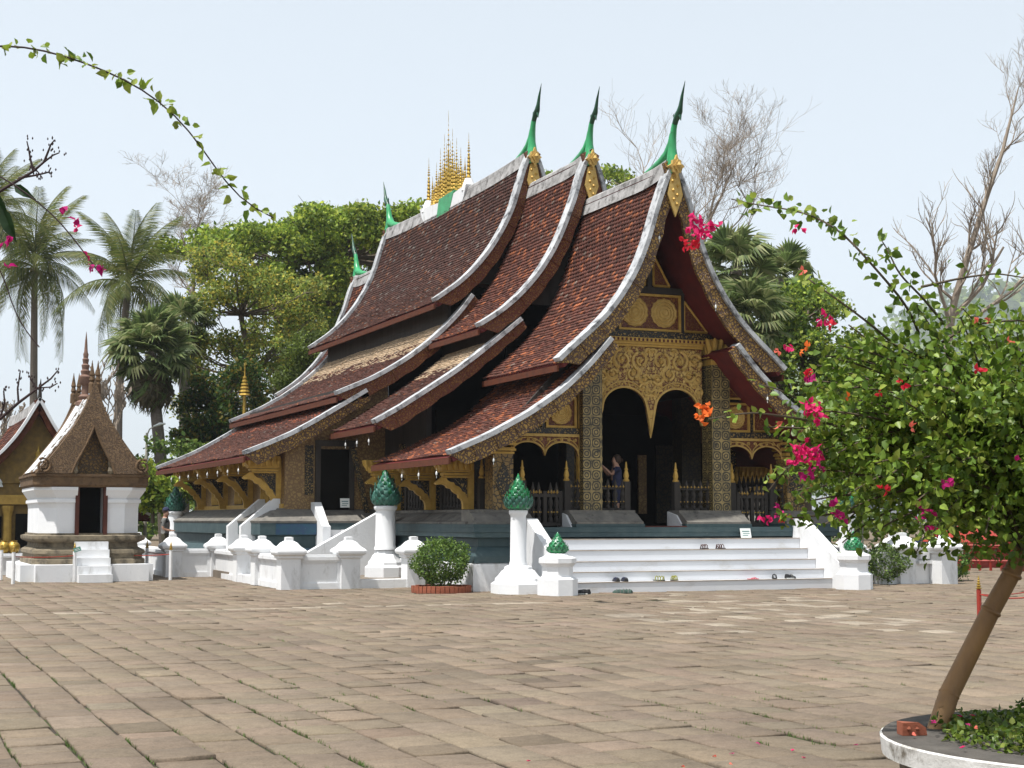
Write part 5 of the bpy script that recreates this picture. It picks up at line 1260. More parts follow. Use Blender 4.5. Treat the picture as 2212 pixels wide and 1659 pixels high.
def bare_tree(label, base, pts, r0, r1, levels, seed, spread=.6, length=2.2, twig=.012, bark=BARKP, up=.15, nb=4, extra=None, name='bare_tree'):
    rs = random.Random(seed); t = thing(name, label, 'tree', base)
    mt, mb = MB(), MB()
    n = len(pts); rad = [r0 + (r1-r0)*i/(n-1) for i in range(n)]; mt.tube(pts, rad, 7)
    def grow(p, d, L, r_, lev):
        q = [p]; dd_ = d.copy(); cur = p
        for k in range(4):
            dd_ = (dd_ + Vector((rs.gauss(0, .16), rs.gauss(0, .16), rs.gauss(up*.5, .12)))).normalized(); cur = cur + dd_*L/4; q.append(cur)
        mb.tube(q, [max(twig, r_*(1-.16*k)) for k in range(5)], 5 if lev > 2 else 3, cap=False)
        if lev <= 0: return
        for k in range(nb):
            i = rs.randint(1, 4); nd = (dd_ + Vector((rs.gauss(0, spread), rs.gauss(0, spread), rs.gauss(up, spread*.6)))).normalized()
            grow(q[i], nd, L*rs.uniform(.5, .78), max(twig, r_*.55), lev-1)
    tp = [Vector(p) for p in pts]
    for i in range(max(1, n//3), n):
        for k in range(2 if i < n-1 else 3):
            d = ((tp[i]-tp[i-1]).normalized()*.6 + Vector((rs.gauss(0, .8), rs.gauss(0, .8), .2))).normalized()
            grow(tp[i], d, length*rs.uniform(.7, 1.1), rad[i]*.5, levels)
    for (p, q, r_, lv) in (extra or []):
        d = Vector(q)-Vector(p); grow(Vector(p), d.normalized(), d.length, r_, lv)
    obj('trunk', mt, bark, t, smooth=True); obj('branches', mb, bark, t)
    return t
def frond_mesh(name, L, droop, seed, cols, nl=46):
    """coconut frond along +x; leaflets hang from the rachis"""
    rs = np.random.default_rng(seed); V, F, C = [], [], []
    def pt(t): return np.array([L*(t - .18*droop*t*t), 0, L*(.32*t - (.32+.55*droop)*t*t)])
    prev = None
    for k in range(13):
        t = k/12; p = pt(t); w_ = .05*(1-t)+.008; i = len(V)
        V += [p + [0, w_, 0], p + [0, 0, -w_*1.2], p + [0, -w_, 0]]; C += [np.array([.10, .11, .035])]*3
        if k: F += [(i-3, i-2, i+1, i), (i-2, i-1, i+2, i+1)]
    for k in range(nl):
        t = .10 + .9*k/nl; p = pt(t); T = pt(min(1, t+.02))-pt(t-.02); T /= np.linalg.norm(T)
        ll = L*.26*math.sin(math.pi*min(1, .15+.8*t))**.7*rs.uniform(.85, 1.1)
        for s in (-1, 1):
            d = T*.55 + np.array([0, s*.75, 0]) + np.array([0, 0, -.35-.5*droop*rs.uniform(.6, 1.3)]); d /= np.linalg.norm(d)
            m1 = p + d*ll*.5; e = m1 + (d + np.array([0, 0, -.45]))/1.1*ll*.5; w_ = .030*L/4*rs.uniform(.8, 1.2); i = len(V)
            c = np.array(cols[rs.integers(0, len(cols))])*rs.uniform(.75, 1.25)
            V += [p - T*w_*.6, p + T*w_*.6, m1 + T*w_, m1 - T*w_, e]; C += [c]*5
            F += [(i, i+1, i+2, i+3), (i+3, i+2, i+4, i+4)]
    F = [f if f[2] != f[3] else f for f in F]
    me = bpy.data.meshes.new(name); me.from_pydata([tuple(v) for v in V], [], [f if f[2] != f[3] else f[:3] for f in F])
    a = me.color_attributes.new('Col', 'FLOAT_COLOR', 'POINT'); cc = np.ones((len(V), 4), np.float32); cc[:, :3] = C; a.data.foreach_set('color', cc.ravel())
    me.materials.append(LEAFFAR); return me
CGR = [(0.097,0.127,0.029),(0.130,0.149,0.037),(0.174,0.179,0.052),(0.062,0.089,0.021)]
def coconut(label, base, top, n, L, seed, lean=.3):
    rs = random.Random(seed); t = thing('coconut_palm', label, 'palm tree', base)
    b, tp = Vector(base), Vector(top); pts = []
    for k in range(9):
        u = k/8; p = b*(1-u)+tp*u; p += Vector((lean*math.sin(u*math.pi), 0, 0)); pts.append(p)
    obj('trunk', MB().tube(pts, [.26-.1*k/8 for k in range(9)], 9), PALMT, t, smooth=True)
    vars_ = [frond_mesh('frond', L, d, seed+i, CGR) for i, d in enumerate((.25, .6, 1.0, 1.5))]
    for k in range(n):
        u = k/n; el = 78 - 115*u; az = k*137.5 + rs.uniform(-12, 12)
        o = bpy.data.objects.new('frond', vars_[min(3, int(u*4))]); o.location = tp + Vector((0, 0, .25-.5*u)); o.rotation_euler = Euler((R(rs.uniform(-25, 25)), R(-el), R(az)), 'XYZ'); o.scale = (rs.uniform(.85, 1.1),)*3; link(o, t)
    for k in range(7):
        a = rs.uniform(0, 6.3); obj('coconut', MB().lathe(0, 0, [(.02,-.14),(.1,-.08),(.12,.0),(.08,.1),(.02,.14)], 8), M('coconut_husk', (.16, .13, .04), (.1, .08, .03), .8, bm=.1) if 'coconut_husk' not in bpy.data.materials else bpy.data.materials['coconut_husk'], t, loc=tuple(tp + Vector((.25*math.cos(a), .25*math.sin(a), -.28))))
    return t
def fan_mesh(name, r_, seed, cols, droop=.3, nseg=26, span=300):
    rs = np.random.default_rng(seed); V, F, C = [], [], []
    st = np.array([-r_*1.15, 0, 0])
    i = 0; V += [st + [0, .025, 0], st + [0, -.025, 0], np.array([0, -.02, 0]), np.array([0, .02, 0])]; C += [np.array([.12, .13, .05])]*4; F.append((0, 1, 2, 3))
    for k in range(nseg):
        a = R(-span/2 + span*k/(nseg-1)) ; L = r_*(1 - .25*abs(a)/math.pi)*rs.uniform(.9, 1.1)
        d = np.array([math.cos(a), math.sin(a), .10*math.cos(a*1)]); q = np.array([-d[1], d[0], 0]); w_ = r_*.075
        m1 = d*L*.6; e = d*L + np.array([0, 0, -droop*L*rs.uniform(.4, 1.3)]); c = np.array(cols[rs.integers(0, len(cols))])*rs.uniform(.7, 1.25); i = len(V)
        V += [np.zeros(3), m1 - q*w_ + [0, 0, .0], m1 + [0, 0, r_*.04], m1 + q*w_, e]; C += [c]*5
        F += [(i, i+1, i+2, i+2), (i, i+2, i+3, i+3), (i+1, i+4, i+2, i+2), (i+2, i+4, i+3, i+3)]
    me = bpy.data.meshes.new(name); me.from_pydata([tuple(v) for v in V], [], [f if f[2] != f[3] else f[:3] for f in F])
    at_ = me.color_attributes.new('Col', 'FLOAT_COLOR', 'POINT'); cc = np.ones((len(V), 4), np.float32); cc[:, :3] = C; at_.data.foreach_set('color', cc.ravel())
    me.materials.append(LEAFFAR); return me
FGR = [(0.124,0.174,0.055),(0.191,0.233,0.083),(0.272,0.290,0.129),(0.081,0.118,0.037)]; FDRY = [(.13,.11,.06),(.09,.085,.04),(.17,.14,.08)]
def fan_palm(label, base, top, n, r_, seed, skirt=14, trunk_r=.25):
    rs = random.Random(seed); t = thing('fan_palm', label, 'palm tree', base); b, tp = Vector(base), Vector(top)
    obj('trunk', MB().tube([b, b*.5+tp*.5+Vector((.08, 0, 0)), tp], [trunk_r*1.1, trunk_r, trunk_r*.9], 9), PALMT, t, smooth=True)
    vars_ = [fan_mesh('fan_leaf', r_, seed+i, FGR, .15+.25*i) for i in range(3)]; dry = fan_mesh('dry_fan_leaf', r_*.9, seed+9, FDRY+FGR[:1], .8)
    for k in range(n + skirt):
        u = k/n; dead = k >= n
        el = (75 - 120*u) if not dead else rs.uniform(-80, -50); az = k*137.5 + rs.uniform(-10, 10); d = Vector((math.cos(R(el))*math.cos(R(az)), math.cos(R(el))*math.sin(R(az)), math.sin(R(el))))
        o = bpy.data.objects.new('fan_leaf', dry if dead else vars_[rs.randint(0, 2)])
        o.location = tp + d*r_*(1.15 if not dead else .9) + Vector((0, 0, -r_*.9*rs.random() if dead else 0)); o.rotation_euler = Euler((R(rs.uniform(-35, 35)), R(-el), R(az)), 'XYZ'); o.scale = (rs.uniform(.8, 1.12),)*3; link(o, t)
    return t
# ------------------------------------------------------------------ background trees, left
b = gnd(72, 82); coconut('tall coconut palm at the far left with drooping fronds', b, cam_pt(75, 575, 82), 30, 4.3, 11, .0)
b = gnd(262, 74); coconut('coconut palm behind the fan palm with spreading ragged fronds', b, cam_pt(278, 612, 74), 28, 4.0, 23, -.3)
b = gnd(-25, 76); coconut('coconut palm cut by the left edge of the picture', b, cam_pt(-28, 470, 76), 24, 3.6, 37, .1)
b = gnd(362, 62); fan_palm('large fan palm with hanging dry skirt left of the temple', b, cam_pt(325, 760, 62), 46, .98, 5, 34)
b = gnd(395, 66); fan_palm('second fan palm behind the large one left of the temple', b, cam_pt(398, 700, 66), 22, .75, 15, 8)
b = gnd(418, 92); bare_tree('slender bare tree standing above the left palms', b, [cam_pt(418, 1050, 92), cam_pt(418, 800, 92), cam_pt(417, 640, 92), cam_pt(419, 560, 92), cam_pt(420, 520, 92), cam_pt(428, 490, 92)], .16, .05, 4, 3, .65, 2.3, .007, nb=4, up=.05)
def clumps_in(boxes, D, spread, seed, rr_):
    """clump centres scattered over photo regions, spread in depth"""
    rs = random.Random(seed); out = []
    for (x0, x1, y0, y1, n) in boxes:
        for _ in range(n):
            d = D + rs.uniform(-spread, spread); out.append((cam_pt(rs.uniform(x0, x1), rs.uniform(y0, y1), d), rs.uniform(*rr_)))
    return out
GB = [(0.174,0.259,0.034),(0.266,0.357,0.048),(0.377,0.432,0.058),(0.110,0.173,0.028)]; GO = [(0.163,0.230,0.038),(0.240,0.295,0.056),(0.326,0.350,0.075),(0.109,0.153,0.033),(0.435,0.372,0.056)]; GD = [(0.084,0.150,0.032),(0.132,0.203,0.041),(0.197,0.271,0.050)]
b = gnd(700, 88)
clump_tree('large bright green spreading tree behind the temple', b, [cam_pt(700, 1120, 88), cam_pt(695, 900, 88), cam_pt(690, 760, 88), cam_pt(700, 660, 88), cam_pt(720, 560, 88)], [.55, .45, .4, .3, .12],
  clumps_in([(540, 640, 480, 530, 10), (640, 760, 450, 520, 16), (760, 900, 455, 520, 14), (560, 900, 500, 600, 32), (350, 560, 505, 560, 14), (560, 760, 580, 720, 26), (600, 720, 700, 830, 12), (820, 960, 480, 560, 10)], 88, 5, 2, (.75, 1.35)), .24, 400, GB, limb_r=.14, flat=.6)
b = gnd(560, 68)
clump_tree('olive green airy tree between the palms and the temple', b, [cam_pt(555, 1120, 68), cam_pt(560, 950, 68), cam_pt(545, 800, 68), cam_pt(520, 680, 68), cam_pt(540, 580, 68)], [.22, .2, .16, .12, .05],
  clumps_in([(420, 560, 540, 640, 22), (400, 640, 640, 760, 34), (390, 620, 760, 880, 28), (520, 690, 600, 720, 16)], 68, 2.5, 4, (.45, .85)), .15, 520, GO, limb_r=.055, flat=.8)
b = gnd(470, 64)
clump_tree('dark leafy tree with yellowing leaves beside the left roof', b, [cam_pt(478, 1120, 64), cam_pt(476, 980, 64), cam_pt(470, 880, 64)], [.15, .13, .08],
  clumps_in([(385, 520, 850, 960, 22), (420, 560, 780, 880, 14), (400, 470, 920, 1000, 8)], 64, 1.5, 6, (.5, .85)), .17, 520, [(.045,.09,.018),(.07,.12,.022),(.03,.06,.015),(.16,.13,.02)], limb_r=.05)
b = gnd(665, 60)
clump_tree('yellow green young tree rising beside the left roof eaves', b, [cam_pt(668, 1120, 61), cam_pt(668, 900, 61), cam_pt(668, 800, 61)], [.12, .1, .05],
  clumps_in([(620, 700, 720, 840, 20), (600, 640, 800, 860, 6)], 61, 1, 8, (.4, .65)), .13, 600, [(.10,.14,.025),(.14,.18,.03),(.07,.10,.02)], limb_r=.04)
for (l, x, D, y0, y1, wd, sd, cs) in (('dark shrub mass under the fan palm by the lamp post', 375, 60, 960, 1080, 60, 21, GD), ('leafy low shrub behind the distant lotus pillar', 330, 58, 1020, 1090, 35, 22, GB), ('broad leaved shrub left of the aisle wall', 425, 60, 1000, 1090, 45, 23, GB), ('low dark shrub behind the shrine', 250, 64, 1000, 1090, 70, 24, GD), ('shrub at the left edge behind the chapel', 20, 75, 1010, 1090, 60, 25, GD)):
    b = gnd(x, D); clump_tree(l, b, [cam_pt(x, 1130, D), cam_pt(x, (y0+y1)/2, D)], [.08, .04], clumps_in([(x-wd, x+wd, y0, y1, 12)], D, .8, sd, (.5, .8)), .2, 320, cs, limb_r=.03, name='shrub')['category'] = 'shrub'
# bare frangipanis behind the shrine
for (l, x, D, top, sd) in (('leafless frangipani behind the right gable of the shrine', 245, 56, 850, 41), ('leafless frangipani at the left edge behind the chapel', 10, 72, 850, 42)):
    b = gnd(x, D); bare_tree(l, b, [cam_pt(x, 1120, D), cam_pt(x+2, 1000, D), cam_pt(x+4, 940, D)], .14, .07, 4, sd, .7, 1.1, .022, bark=BARKP, up=.35, nb=3)
# ------------------------------------------------------------------ background trees, right
b = gnd(1490, 72); bare_tree('bare branching tree behind the front gable', b, [cam_pt(1500, 1120, 72), cam_pt(1498, 800, 72), cam_pt(1500, 640, 72), cam_pt(1512, 560, 72), cam_pt(1530, 480, 72), cam_pt(1560, 420, 72), cam_pt(1580, 370, 72)], .17, .03, 4, 9, .62, 2.4, .0055, nb=4, up=.14,
  extra=[(cam_pt(1500, 600, 72), cam_pt(1440, 420, 72), .07, 4), (cam_pt(1512, 560, 72), cam_pt(1640, 460, 72), .06, 4), (cam_pt(1500, 620, 72), cam_pt(1680, 520, 72), .05, 4), (cam_pt(1498, 640, 72), cam_pt(1400, 500, 72), .05, 4)])
b = gnd(2050, 46); bare_tree('tall pale bare tree at the far right with forked trunk', b, [cam_pt(2045, 1120, 46), cam_pt(2047, 900, 46), cam_pt(2050, 720, 46), cam_pt(2062, 650, 46), cam_pt(2095, 540, 46), cam_pt(2130, 430, 46), cam_pt(2165, 330, 46), cam_pt(2185, 250, 46), cam_pt(2200, 190, 46)], .17, .02, 3, 12, .55, 1.1, .004, nb=4, up=.2,
  extra=[(cam_pt(2050, 700, 46), cam_pt(1985, 560, 46), .07, 3), (cam_pt(2052, 690, 46), cam_pt(2195, 560, 46), .09, 3), (cam_pt(2055, 720, 46), cam_pt(2240, 610, 46), .08, 3)])
b = gnd(1575, 56); fan_palm('fan palm right of the front gable, tallest of the right palms', b, cam_pt(1590, 575, 56), 26, .82, 45, 10)
b = gnd(1625, 52); fan_palm('lower fan palm right of the front gable behind the bougainvillea', b, cam_pt(1610, 690, 52), 32, .85, 55, 12)
b = gnd(1680, 60); fan_palm('fan palm farther right behind the green trees', b, cam_pt(1690, 600, 60), 20, .8, 65, 6)
b = gnd(1740, 58)
clump_tree('dense green tree right of the temple roof', b, [cam_pt(1740, 1120, 58), cam_pt(1738, 900, 58), cam_pt(1735, 760, 58), cam_pt(1740, 690, 58)], [.25, .22, .15, .08],
  clumps_in([(1620, 1720, 680, 800, 20), (1680, 1820, 620, 720, 18), (1650, 1860, 720, 900, 34), (1700, 1900, 860, 1040, 26)], 58, 2.5, 14, (.5, .95)), .16, 480, GD+GB, limb_r=.06)
b = gnd(1900, 62)
clump_tree('dark tree row end behind the right white wall', b, [cam_pt(1950, 1120, 62), cam_pt(1950, 900, 62), cam_pt(1955, 820, 62)], [.25, .2, .1],
  clumps_in([(1850, 2060, 780, 950, 34), (1880, 2150, 900, 1060, 34)], 62, 2.5, 16, (.6, 1.05)), .2, 400, GD, limb_r=.06)
b = gnd(2200, 66)
clump_tree('dark tree at the far right edge behind the bougainvillea', b, [cam_pt(2190, 1120, 66), cam_pt(2190, 900, 66), cam_pt(2190, 860, 66)], [.25, .2, .1],
  clumps_in([(2080, 2330, 830, 1080, 46)], 66, 2.5, 18, (.6, 1.1)), .2, 380, GD+GO, limb_r=.06)
b = gnd(1250, 95)
clump_tree('green tree top showing between the roof tiers', b, [cam_pt(1260, 1120, 95), cam_pt(1258, 700, 95), cam_pt(1256, 480, 95)], [.5, .4, .15],
  clumps_in([(1170, 1240, 375, 420, 7), (1300, 1350, 370, 430, 7), (1180, 1340, 420, 560, 18)], 95, 3, 19, (.6, 1.0)), .26, 300, GB, limb_r=.1, flat=.6)
# far trees and low roofs closing the horizon, forest mass
def mass(label, x0, x1, D, ztop, n, seed, cols, kind):
    rs = np.random.default_rng(seed); P = []
    def fn(k):
        px = rs.uniform(x0, x1, k); q = np.stack([onD(x, 1122, D + rs.uniform(0, 8)) for x in px]); h = ztop*(.55 + .25*np.sin(px*.02) + .2*np.sin(px*.07+1)); q[:, 2] = rs.random(k)**.7*h; return q
    return tag(obj('distant_trees', npmesh('distant_trees', *leafcloud(n, fn, .55, cols, up=.5)), LEAFFAR), label, 'trees', kind='stuff')
mass('far line of dark green trees along the horizon', -300, 2600, 120, 7.0, 26000, 5, GD+GO[:2], 'stuff')
# hazy hill
hv, hf = [], []
nx = 60
for i in range(nx):
    for j in range(14):
        a = -.55 + 1.5*i/(nx-1); D = 1500 + 60*j; px = 1106 + 3318*math.tan(a - R(0)) if abs(a) < 1.2 else 0
        q = _f*0; d0 = np.array([math.sin(HEAD+a), math.cos(HEAD+a)]); hh_ = 330*math.exp(-((a-.36)/.22)**2)*(math.sin(math.pi*min(1, j/13*.5+.02)))**.9 + 18*math.sin(a*40+j)*math.exp(-((a-.36)/.22)**2)
        hv.append((d0[0]*D/math.cos(min(abs(a), .8)), d0[1]*D/math.cos(min(abs(a), .8)), max(-1, hh_))); 
for i in range(nx-1):
    for j in range(13): k = i*14+j; hf.append((k, k+14, k+15, k+1))
hill = tag(obj('hill', npmesh('hill', hv, hf, smooth=True), M('forested_hill', (.04, .065, .025), (.07, .09, .03), .95, ns=.06, bs=.2, bm=1.0, bd=4)), None, kind='structure')
hp = np.array(hv); sel = hp[hp[:, 2] > 15]
def hfn(k):
    i = rng.integers(0, len(sel), k); return sel[i] + rng.normal(0, 1, (k, 3))*np.array([24, 24, 4]) + np.array([0, 0, 9])
tag(obj('hill_forest', npmesh('hill_forest', *leafcloud(16000, hfn, 14, GD+GO[:2], up=.6)), LEAFFAR), 'hazy forest covering the distant hill', 'forest', kind='stuff')
# ------------------------------------------------------------------ bougainvillea in the round planter (near right)
BD = 8.7
pc = onD(0, 1122, 8.45); PCc = _c + _f*8.35 + _r*3.19; PCX, PCY = float(PCc[0]), float(PCc[1])
PL = thing('round_planter', 'round concrete planter with white painted rim at the lower right', 'planter', (PCX, PCY, 0))
PWALL = M('rubble_planter_wall', (.22, .19, .14), (.10, .085, .065), .9, ns=6, bs=16, bm=.8, dirt=(.45, .43, .39), dscale=3, dth=(.56, .66), bd=.05)
RIMW = M('worn_white_rim', (.68, .67, .65), (.50, .49, .46), .85, ns=5, bs=25, bm=.4, dirt=(.16, .14, .11), dscale=4, dth=(.54, .68))
obj('wall', MB().lathe(PCX, PCY, [(1.08, 0), (1.10, .32), (1.0, .325), (.98, .0)], 48), PWALL, PL)
obj('rim', MB().lathe(PCX, PCY, [(1.06, .32), (1.19, .335), (1.20, .43), (1.19, .438)], 48), RIMW, PL)
obj('rim_top', MB().lathe(PCX, PCY, [(1.188, .439), (1.18, .447), (.97, .447), (.95, .43), (.95, .33)], 48), M('dirty_rim_top', (.10, .09, .078), (.05, .045, .04), .9, ns=5, bs=25, bm=.6, dirt=(.20, .185, .16), dscale=2.5, dth=(.6, .75)), PL)
obj('soil', MB().lathe(PCX, PCY, [(.97, .30), (.96, .39), (.5, .43), (.01, .45)], 32), SOIL, PL)
bk = onZ(1970, 1588, .45)
bb = MB(); rsb = random.Random(3)
def _j(p): return (p[0]+rsb.gauss(0, .006), p[1]+rsb.gauss(0, .005), max(0, p[2]+rsb.gauss(0, .005)))
bb.add([_j(p) for p in ((-.07,-.045,0),(.06,-.05,0),(.075,.04,0),(-.065,.045,0),(-.075,-.04,.07),(.02,-.045,.078),(.055,.04,.06),(-.06,.045,.075),(.065,-.045,.035))], [(0,3,2,1),(4,5,6,7),(0,1,8,5,4),(1,2,6,8),(8,6,5),(2,3,7,6),(3,0,4,7)])
for hx_ in (-.035, .01): bb.lathe(hx_, -.044, [(.004, .022), (.013, .035), (.004, .05)], 6)
tag(obj('loose_brick', bb, BRICK, None, loc=(float(bk[0])+.02, float(bk[1])+.03, .449), rot=(0, 0, R(-12))), 'broken red hollow brick lying on the planter rim', 'brick')
BG = thing('bougainvillea', 'leaning bougainvillea with pink and orange bracts in the round planter', 'tree', tuple(onZ(2014, 1578, .43)))
tb = onZ(2014, 1578, .43); 
trunk = [tb + np.array([0, 0, -.08])] + [onD(x, y, BD) for x, y in ((2050, 1500), (2095, 1410), (2140, 1320), (2185, 1240), (2215, 1170), (2225, 1080))]
m = MB().tube([tuple(p) for p in trunk], [.06, .057, .055, .053, .05, .045, .036], 14)
tr = obj('trunk', m, BAMBOO, BG, smooth=True)
m = MB()
for k, u in enumerate((.18, .42, .63)):
    j = 1 + int(u*5); p = Vector(trunk[j]); q = (Vector(trunk[j+1])-Vector(trunk[j-1])).normalized(); m.tube([p-q*.012, p-q*.004, p+q*.004, p+q*.012], [.055, .0605, .0605, .055], 14)
obj('node_ring', m, BAMBOO, tr, smooth=True)
def leaf_me(name, fold=.12):
    V = [(0,0,0),(.25,.38,fold),(.62,.34,fold*.9),(1.08,0,-.10),(.62,-.34,fold*.9),(.25,-.38,fold),(.5,0,-.02)]
    return V, [(0,1,6),(1,2,6),(2,3,6),(0,6,5),(6,4,5),(6,3,4)]
LV, LF = leaf_me('leaf')
BGR = [(0.104,0.183,0.020),(0.148,0.238,0.025),(0.207,0.292,0.035),(0.078,0.136,0.016),(0.258,0.313,0.051)]
LEAFMES = []
for i, c in enumerate(BGR):
    me = bpy.data.meshes.new('leaf'); me.from_pydata(LV, [], LF); a = me.color_attributes.new('Col', 'FLOAT_COLOR', 'POINT')
    a.data.foreach_set('color', np.tile(np.array([*c, 1], np.float32), (len(LV), 1)).ravel()); me.materials.append(LEAF); LEAFMES.append(me)
def rand_rot(rs, up=.7):
    d = Vector((rs.gauss(0, 1), rs.gauss(0, 1), rs.gauss(up, .7))).normalized(); h = d.cross(Vector((rs.gauss(0, 1), rs.gauss(0, 1), rs.gauss(-.2, .7)))).normalized(); k = d.cross(h)
    return Matrix((h, k, d)).transposed()
BLEAF = []          # (matrix, col index)
rs = random.Random(77)
def smooth_path(pts, n):
    P = np.array(pts, float); s = np.r_[0, np.cumsum(np.linalg.norm(np.diff(P, axis=0), axis=1))]; t = np.linspace(0, s[-1], n)
    out = np.stack([np.interp(t, s, P[:, k]) for k in range(3)], 1)
    for _ in range(4):
        q = out.copy(); q[1:-1] = (out[:-2]+2*out[1:-1]+out[2:])/4; out = q
    return out
def leafy_path(store, P, t0, t1, dens, size, side_=.045, rs=rs):
    L = np.linalg.norm(np.diff(P, axis=0), axis=1).sum(); n = int(L*(t1-t0)*dens)
    for k in range(n):
        t = t0 + (t1-t0)*rs.random(); i = t*(len(P)-1); j = min(int(i), len(P)-2); p = P[j]+(P[j+1]-P[j])*(i-j) + np.array([rs.gauss(0, side_*.6), rs.gauss(0, side_*.6), rs.gauss(0, side_*.6)])
        s = size*rs.uniform(.6, 1.25); m = Matrix.Translation(Vector(p)) @ rand_rot(rs).to_4x4() @ Matrix.Scale(s, 4); store.append((m, rs.randint(0, 4)))
ccen = onD(2150, 940, BD); AX = np.array([1.22, 1.0, .76])       # metres across view, along view, up
root = np.array(trunk[-2])
canes = MB()
for k in range(210):
    th_, ph_ = rs.uniform(0, 2*math.pi), math.acos(rs.uniform(-.75, 1)); q = rs.uniform(.7, 1.06)
    e = ccen + q*(_r*AX[0]*math.sin(ph_)*math.cos(th_) + _f*AX[1]*math.sin(ph_)*math.sin(th_) + np.array([0, 0, AX[2]*math.cos(ph_)]))
    s0 = np.array(trunk[rs.choice((-1, -1, -2))]) + np.array([rs.gauss(0, .03)]*3); md = s0*.45 + e*.55 + np.array([0, 0, rs.uniform(.05, .25)])
    P = smooth_path([s0, md, e, e + (e-md)*.12 + np.array([0, 0, -.05])], 14)
    canes.tube([tuple(p) for p in P], [.010*(1-.75*i/13)+.0015 for i in range(14)], 4, cap=False)
    leafy_path(BLEAF, P, .28, 1.0, 125, .047, .055)
obj('canes', canes, M('cane_bark', (.09, .07, .045), (.06, .045, .03), .8, bm=.1), BG)
# long arching shoots of the same plant, traced by direction at the plant's own distance
SHOOTS = [([(1985, 720), (1960, 660), (1900, 590), (1830, 510), (1770, 470), (1700, 450), (1640, 445), (1580, 430)], .70, 52), ([(2040, 700), (1990, 640), (1940, 590), (1918, 540), (1905, 520)], .5, 40), ([(1800, 900), (1740, 870), (1680, 840), (1640, 830)], .3, 50), ([(1950, 760), (1880, 700), (1800, 640), (1740, 600), (1725, 580)], .55, 22), ([(1900, 1100), (1800, 1110), (1710, 1120), (1670, 1110)], .1, 60), ([(1850, 1000), (1760, 980), (1700, 1010), (1660, 1060)], .2, 60), ([(1820, 920), (1700, 900), (1620, 890), (1530, 905)], .8, 14), ([(1990, 620), (2080, 600), (2150, 590), (2212, 600)], .5, 20), ([(2000, 760), (2100, 700), (2212, 690), (2300, 720)], .3, 40)]
shm = MB(); TIPS = []
for pts, dep, dens in SHOOTS:
    P = smooth_path([onD(x, y, BD - dep*.5*math.sin(i*.7)) for i, (x, y) in enumerate(pts)], 24); shm.tube([tuple(p) for p in P], [.007*(1-.7*i/23)+.0015 for i in range(24)], 5, cap=False); leafy_path(BLEAF, P, .05, 1.0, dens*1.5, .052, .05)
obj('arching_shoot', shm, bpy.data.materials['cane_bark'], BG)
# inner fill
for k in range(1500):
    v = np.array([rs.gauss(0, 1), rs.gauss(0, 1), rs.gauss(0, 1)]); v /= np.linalg.norm(v); q = rs.random()**.45
    p = onD(2190, 1110, BD) + q*(_r*.42*v[0] + _f*.6*v[1] + np.array([0, 0, .27*v[2]])); BLEAF.append((Matrix.Translation(Vector(p)) @ rand_rot(rs).to_4x4() @ Matrix.Scale(.047*rs.uniform(.6, 1.2), 4), rs.randint(0, 3)))
for k in range(4800):
    v = np.array([rs.gauss(0, 1), rs.gauss(0, 1), rs.gauss(0, 1)]); v /= np.linalg.norm(v); q = rs.random()**.45
    p = ccen + q*(_r*AX[0]*v[0] + _f*AX[1]*v[1] + np.array([0, 0, AX[2]*v[2]])); BLEAF.append((Matrix.Translation(Vector(p)) @ rand_rot(rs).to_4x4() @ Matrix.Scale(.047*rs.uniform(.6, 1.2), 4), rs.randint(0, 3)))
def bake_leaves(store, cols=BGR):
    n = len(store); MM = np.array([np.array(m) for m, _ in store]); base_ = np.c_[np.array(LV), np.ones(len(LV))]
    V = np.einsum('nij,vj->nvi', MM, base_)[:, :, :3].reshape(-1, 3); F = (np.array(LF)[None] + (np.arange(n)*len(LV))[:, None, None]).reshape(-1, 3)
    C = np.array(cols)[[c for _, c in store]]*rng.uniform(.75, 1.2, (n, 1)); return V, F, np.repeat(C, len(LV), 0)
BLEAF.sort(key=lambda q: float(np.dot(np.array(q[0].translation)-_c, _f)))
inview = [q for q in BLEAF if abs(np.dot(np.array(q[0].translation)-_c, _r)/np.dot(np.array(q[0].translation)-_c, _f)) < .33]
ids = set(id(q) for q in inview[:300])
fol = obj('foliage', npmesh('foliage', *bake_leaves([q for q in BLEAF if id(q) not in ids])), LEAF, BG); fol['kind'] = 'stuff'
for q in inview[:300]:
    o = bpy.data.objects.new('leaf', LEAFMES[q[1]]); COL.objects.link(o); o.parent = BG; o.matrix_parent_inverse = WM[BG.name].inverted(); o.matrix_basis = q[0]
# bracts: each flower head of papery bracts is a part
def bract_mesh(col, n, seed, r_=.05):
    rs2 = random.Random(seed); V, F, C = [], [], []
    for k in range(max(1, int(n*.7) if n > 3 else 1)):
        c = Vector((rs2.gauss(0, 1), rs2.gauss(0, 1), rs2.gauss(0, .9)))*r_*.42*(n**.33)/1.6
        for j in range(3):
            m = Matrix.Translation(c) @ rand_rot(rs2, .2).to_4x4() @ Matrix.Scale(.033*rs2.uniform(.75, 1.2), 4); i = len(V)
            V += [tuple(m @ Vector((p[0], p[1]*1.05, p[2]*1.6))) for p in LV]; F += [tuple(a+i for a in f) for f in LF]; q = np.array(col)*rs2.uniform(.75, 1.25); C += [q]*len(LV)
    me = npmesh('bract_cluster', V, F, np.clip(C, 0, .95)); me.materials.append(BRACT); return me
PINK, MAG, ORA, RED, SAL = (.62,.02,.14), (.45,.015,.16), (.75,.16,.03), (.55,.02,.04), (.75,.17,.12)
SKIPF = {(1995,850),(1890,770),(2080,790),(1860,810),(2145,925),(2060,960),(1925,950),(1665,860),(1885,990),(1830,1030),(1890,1085),(2150,690)}
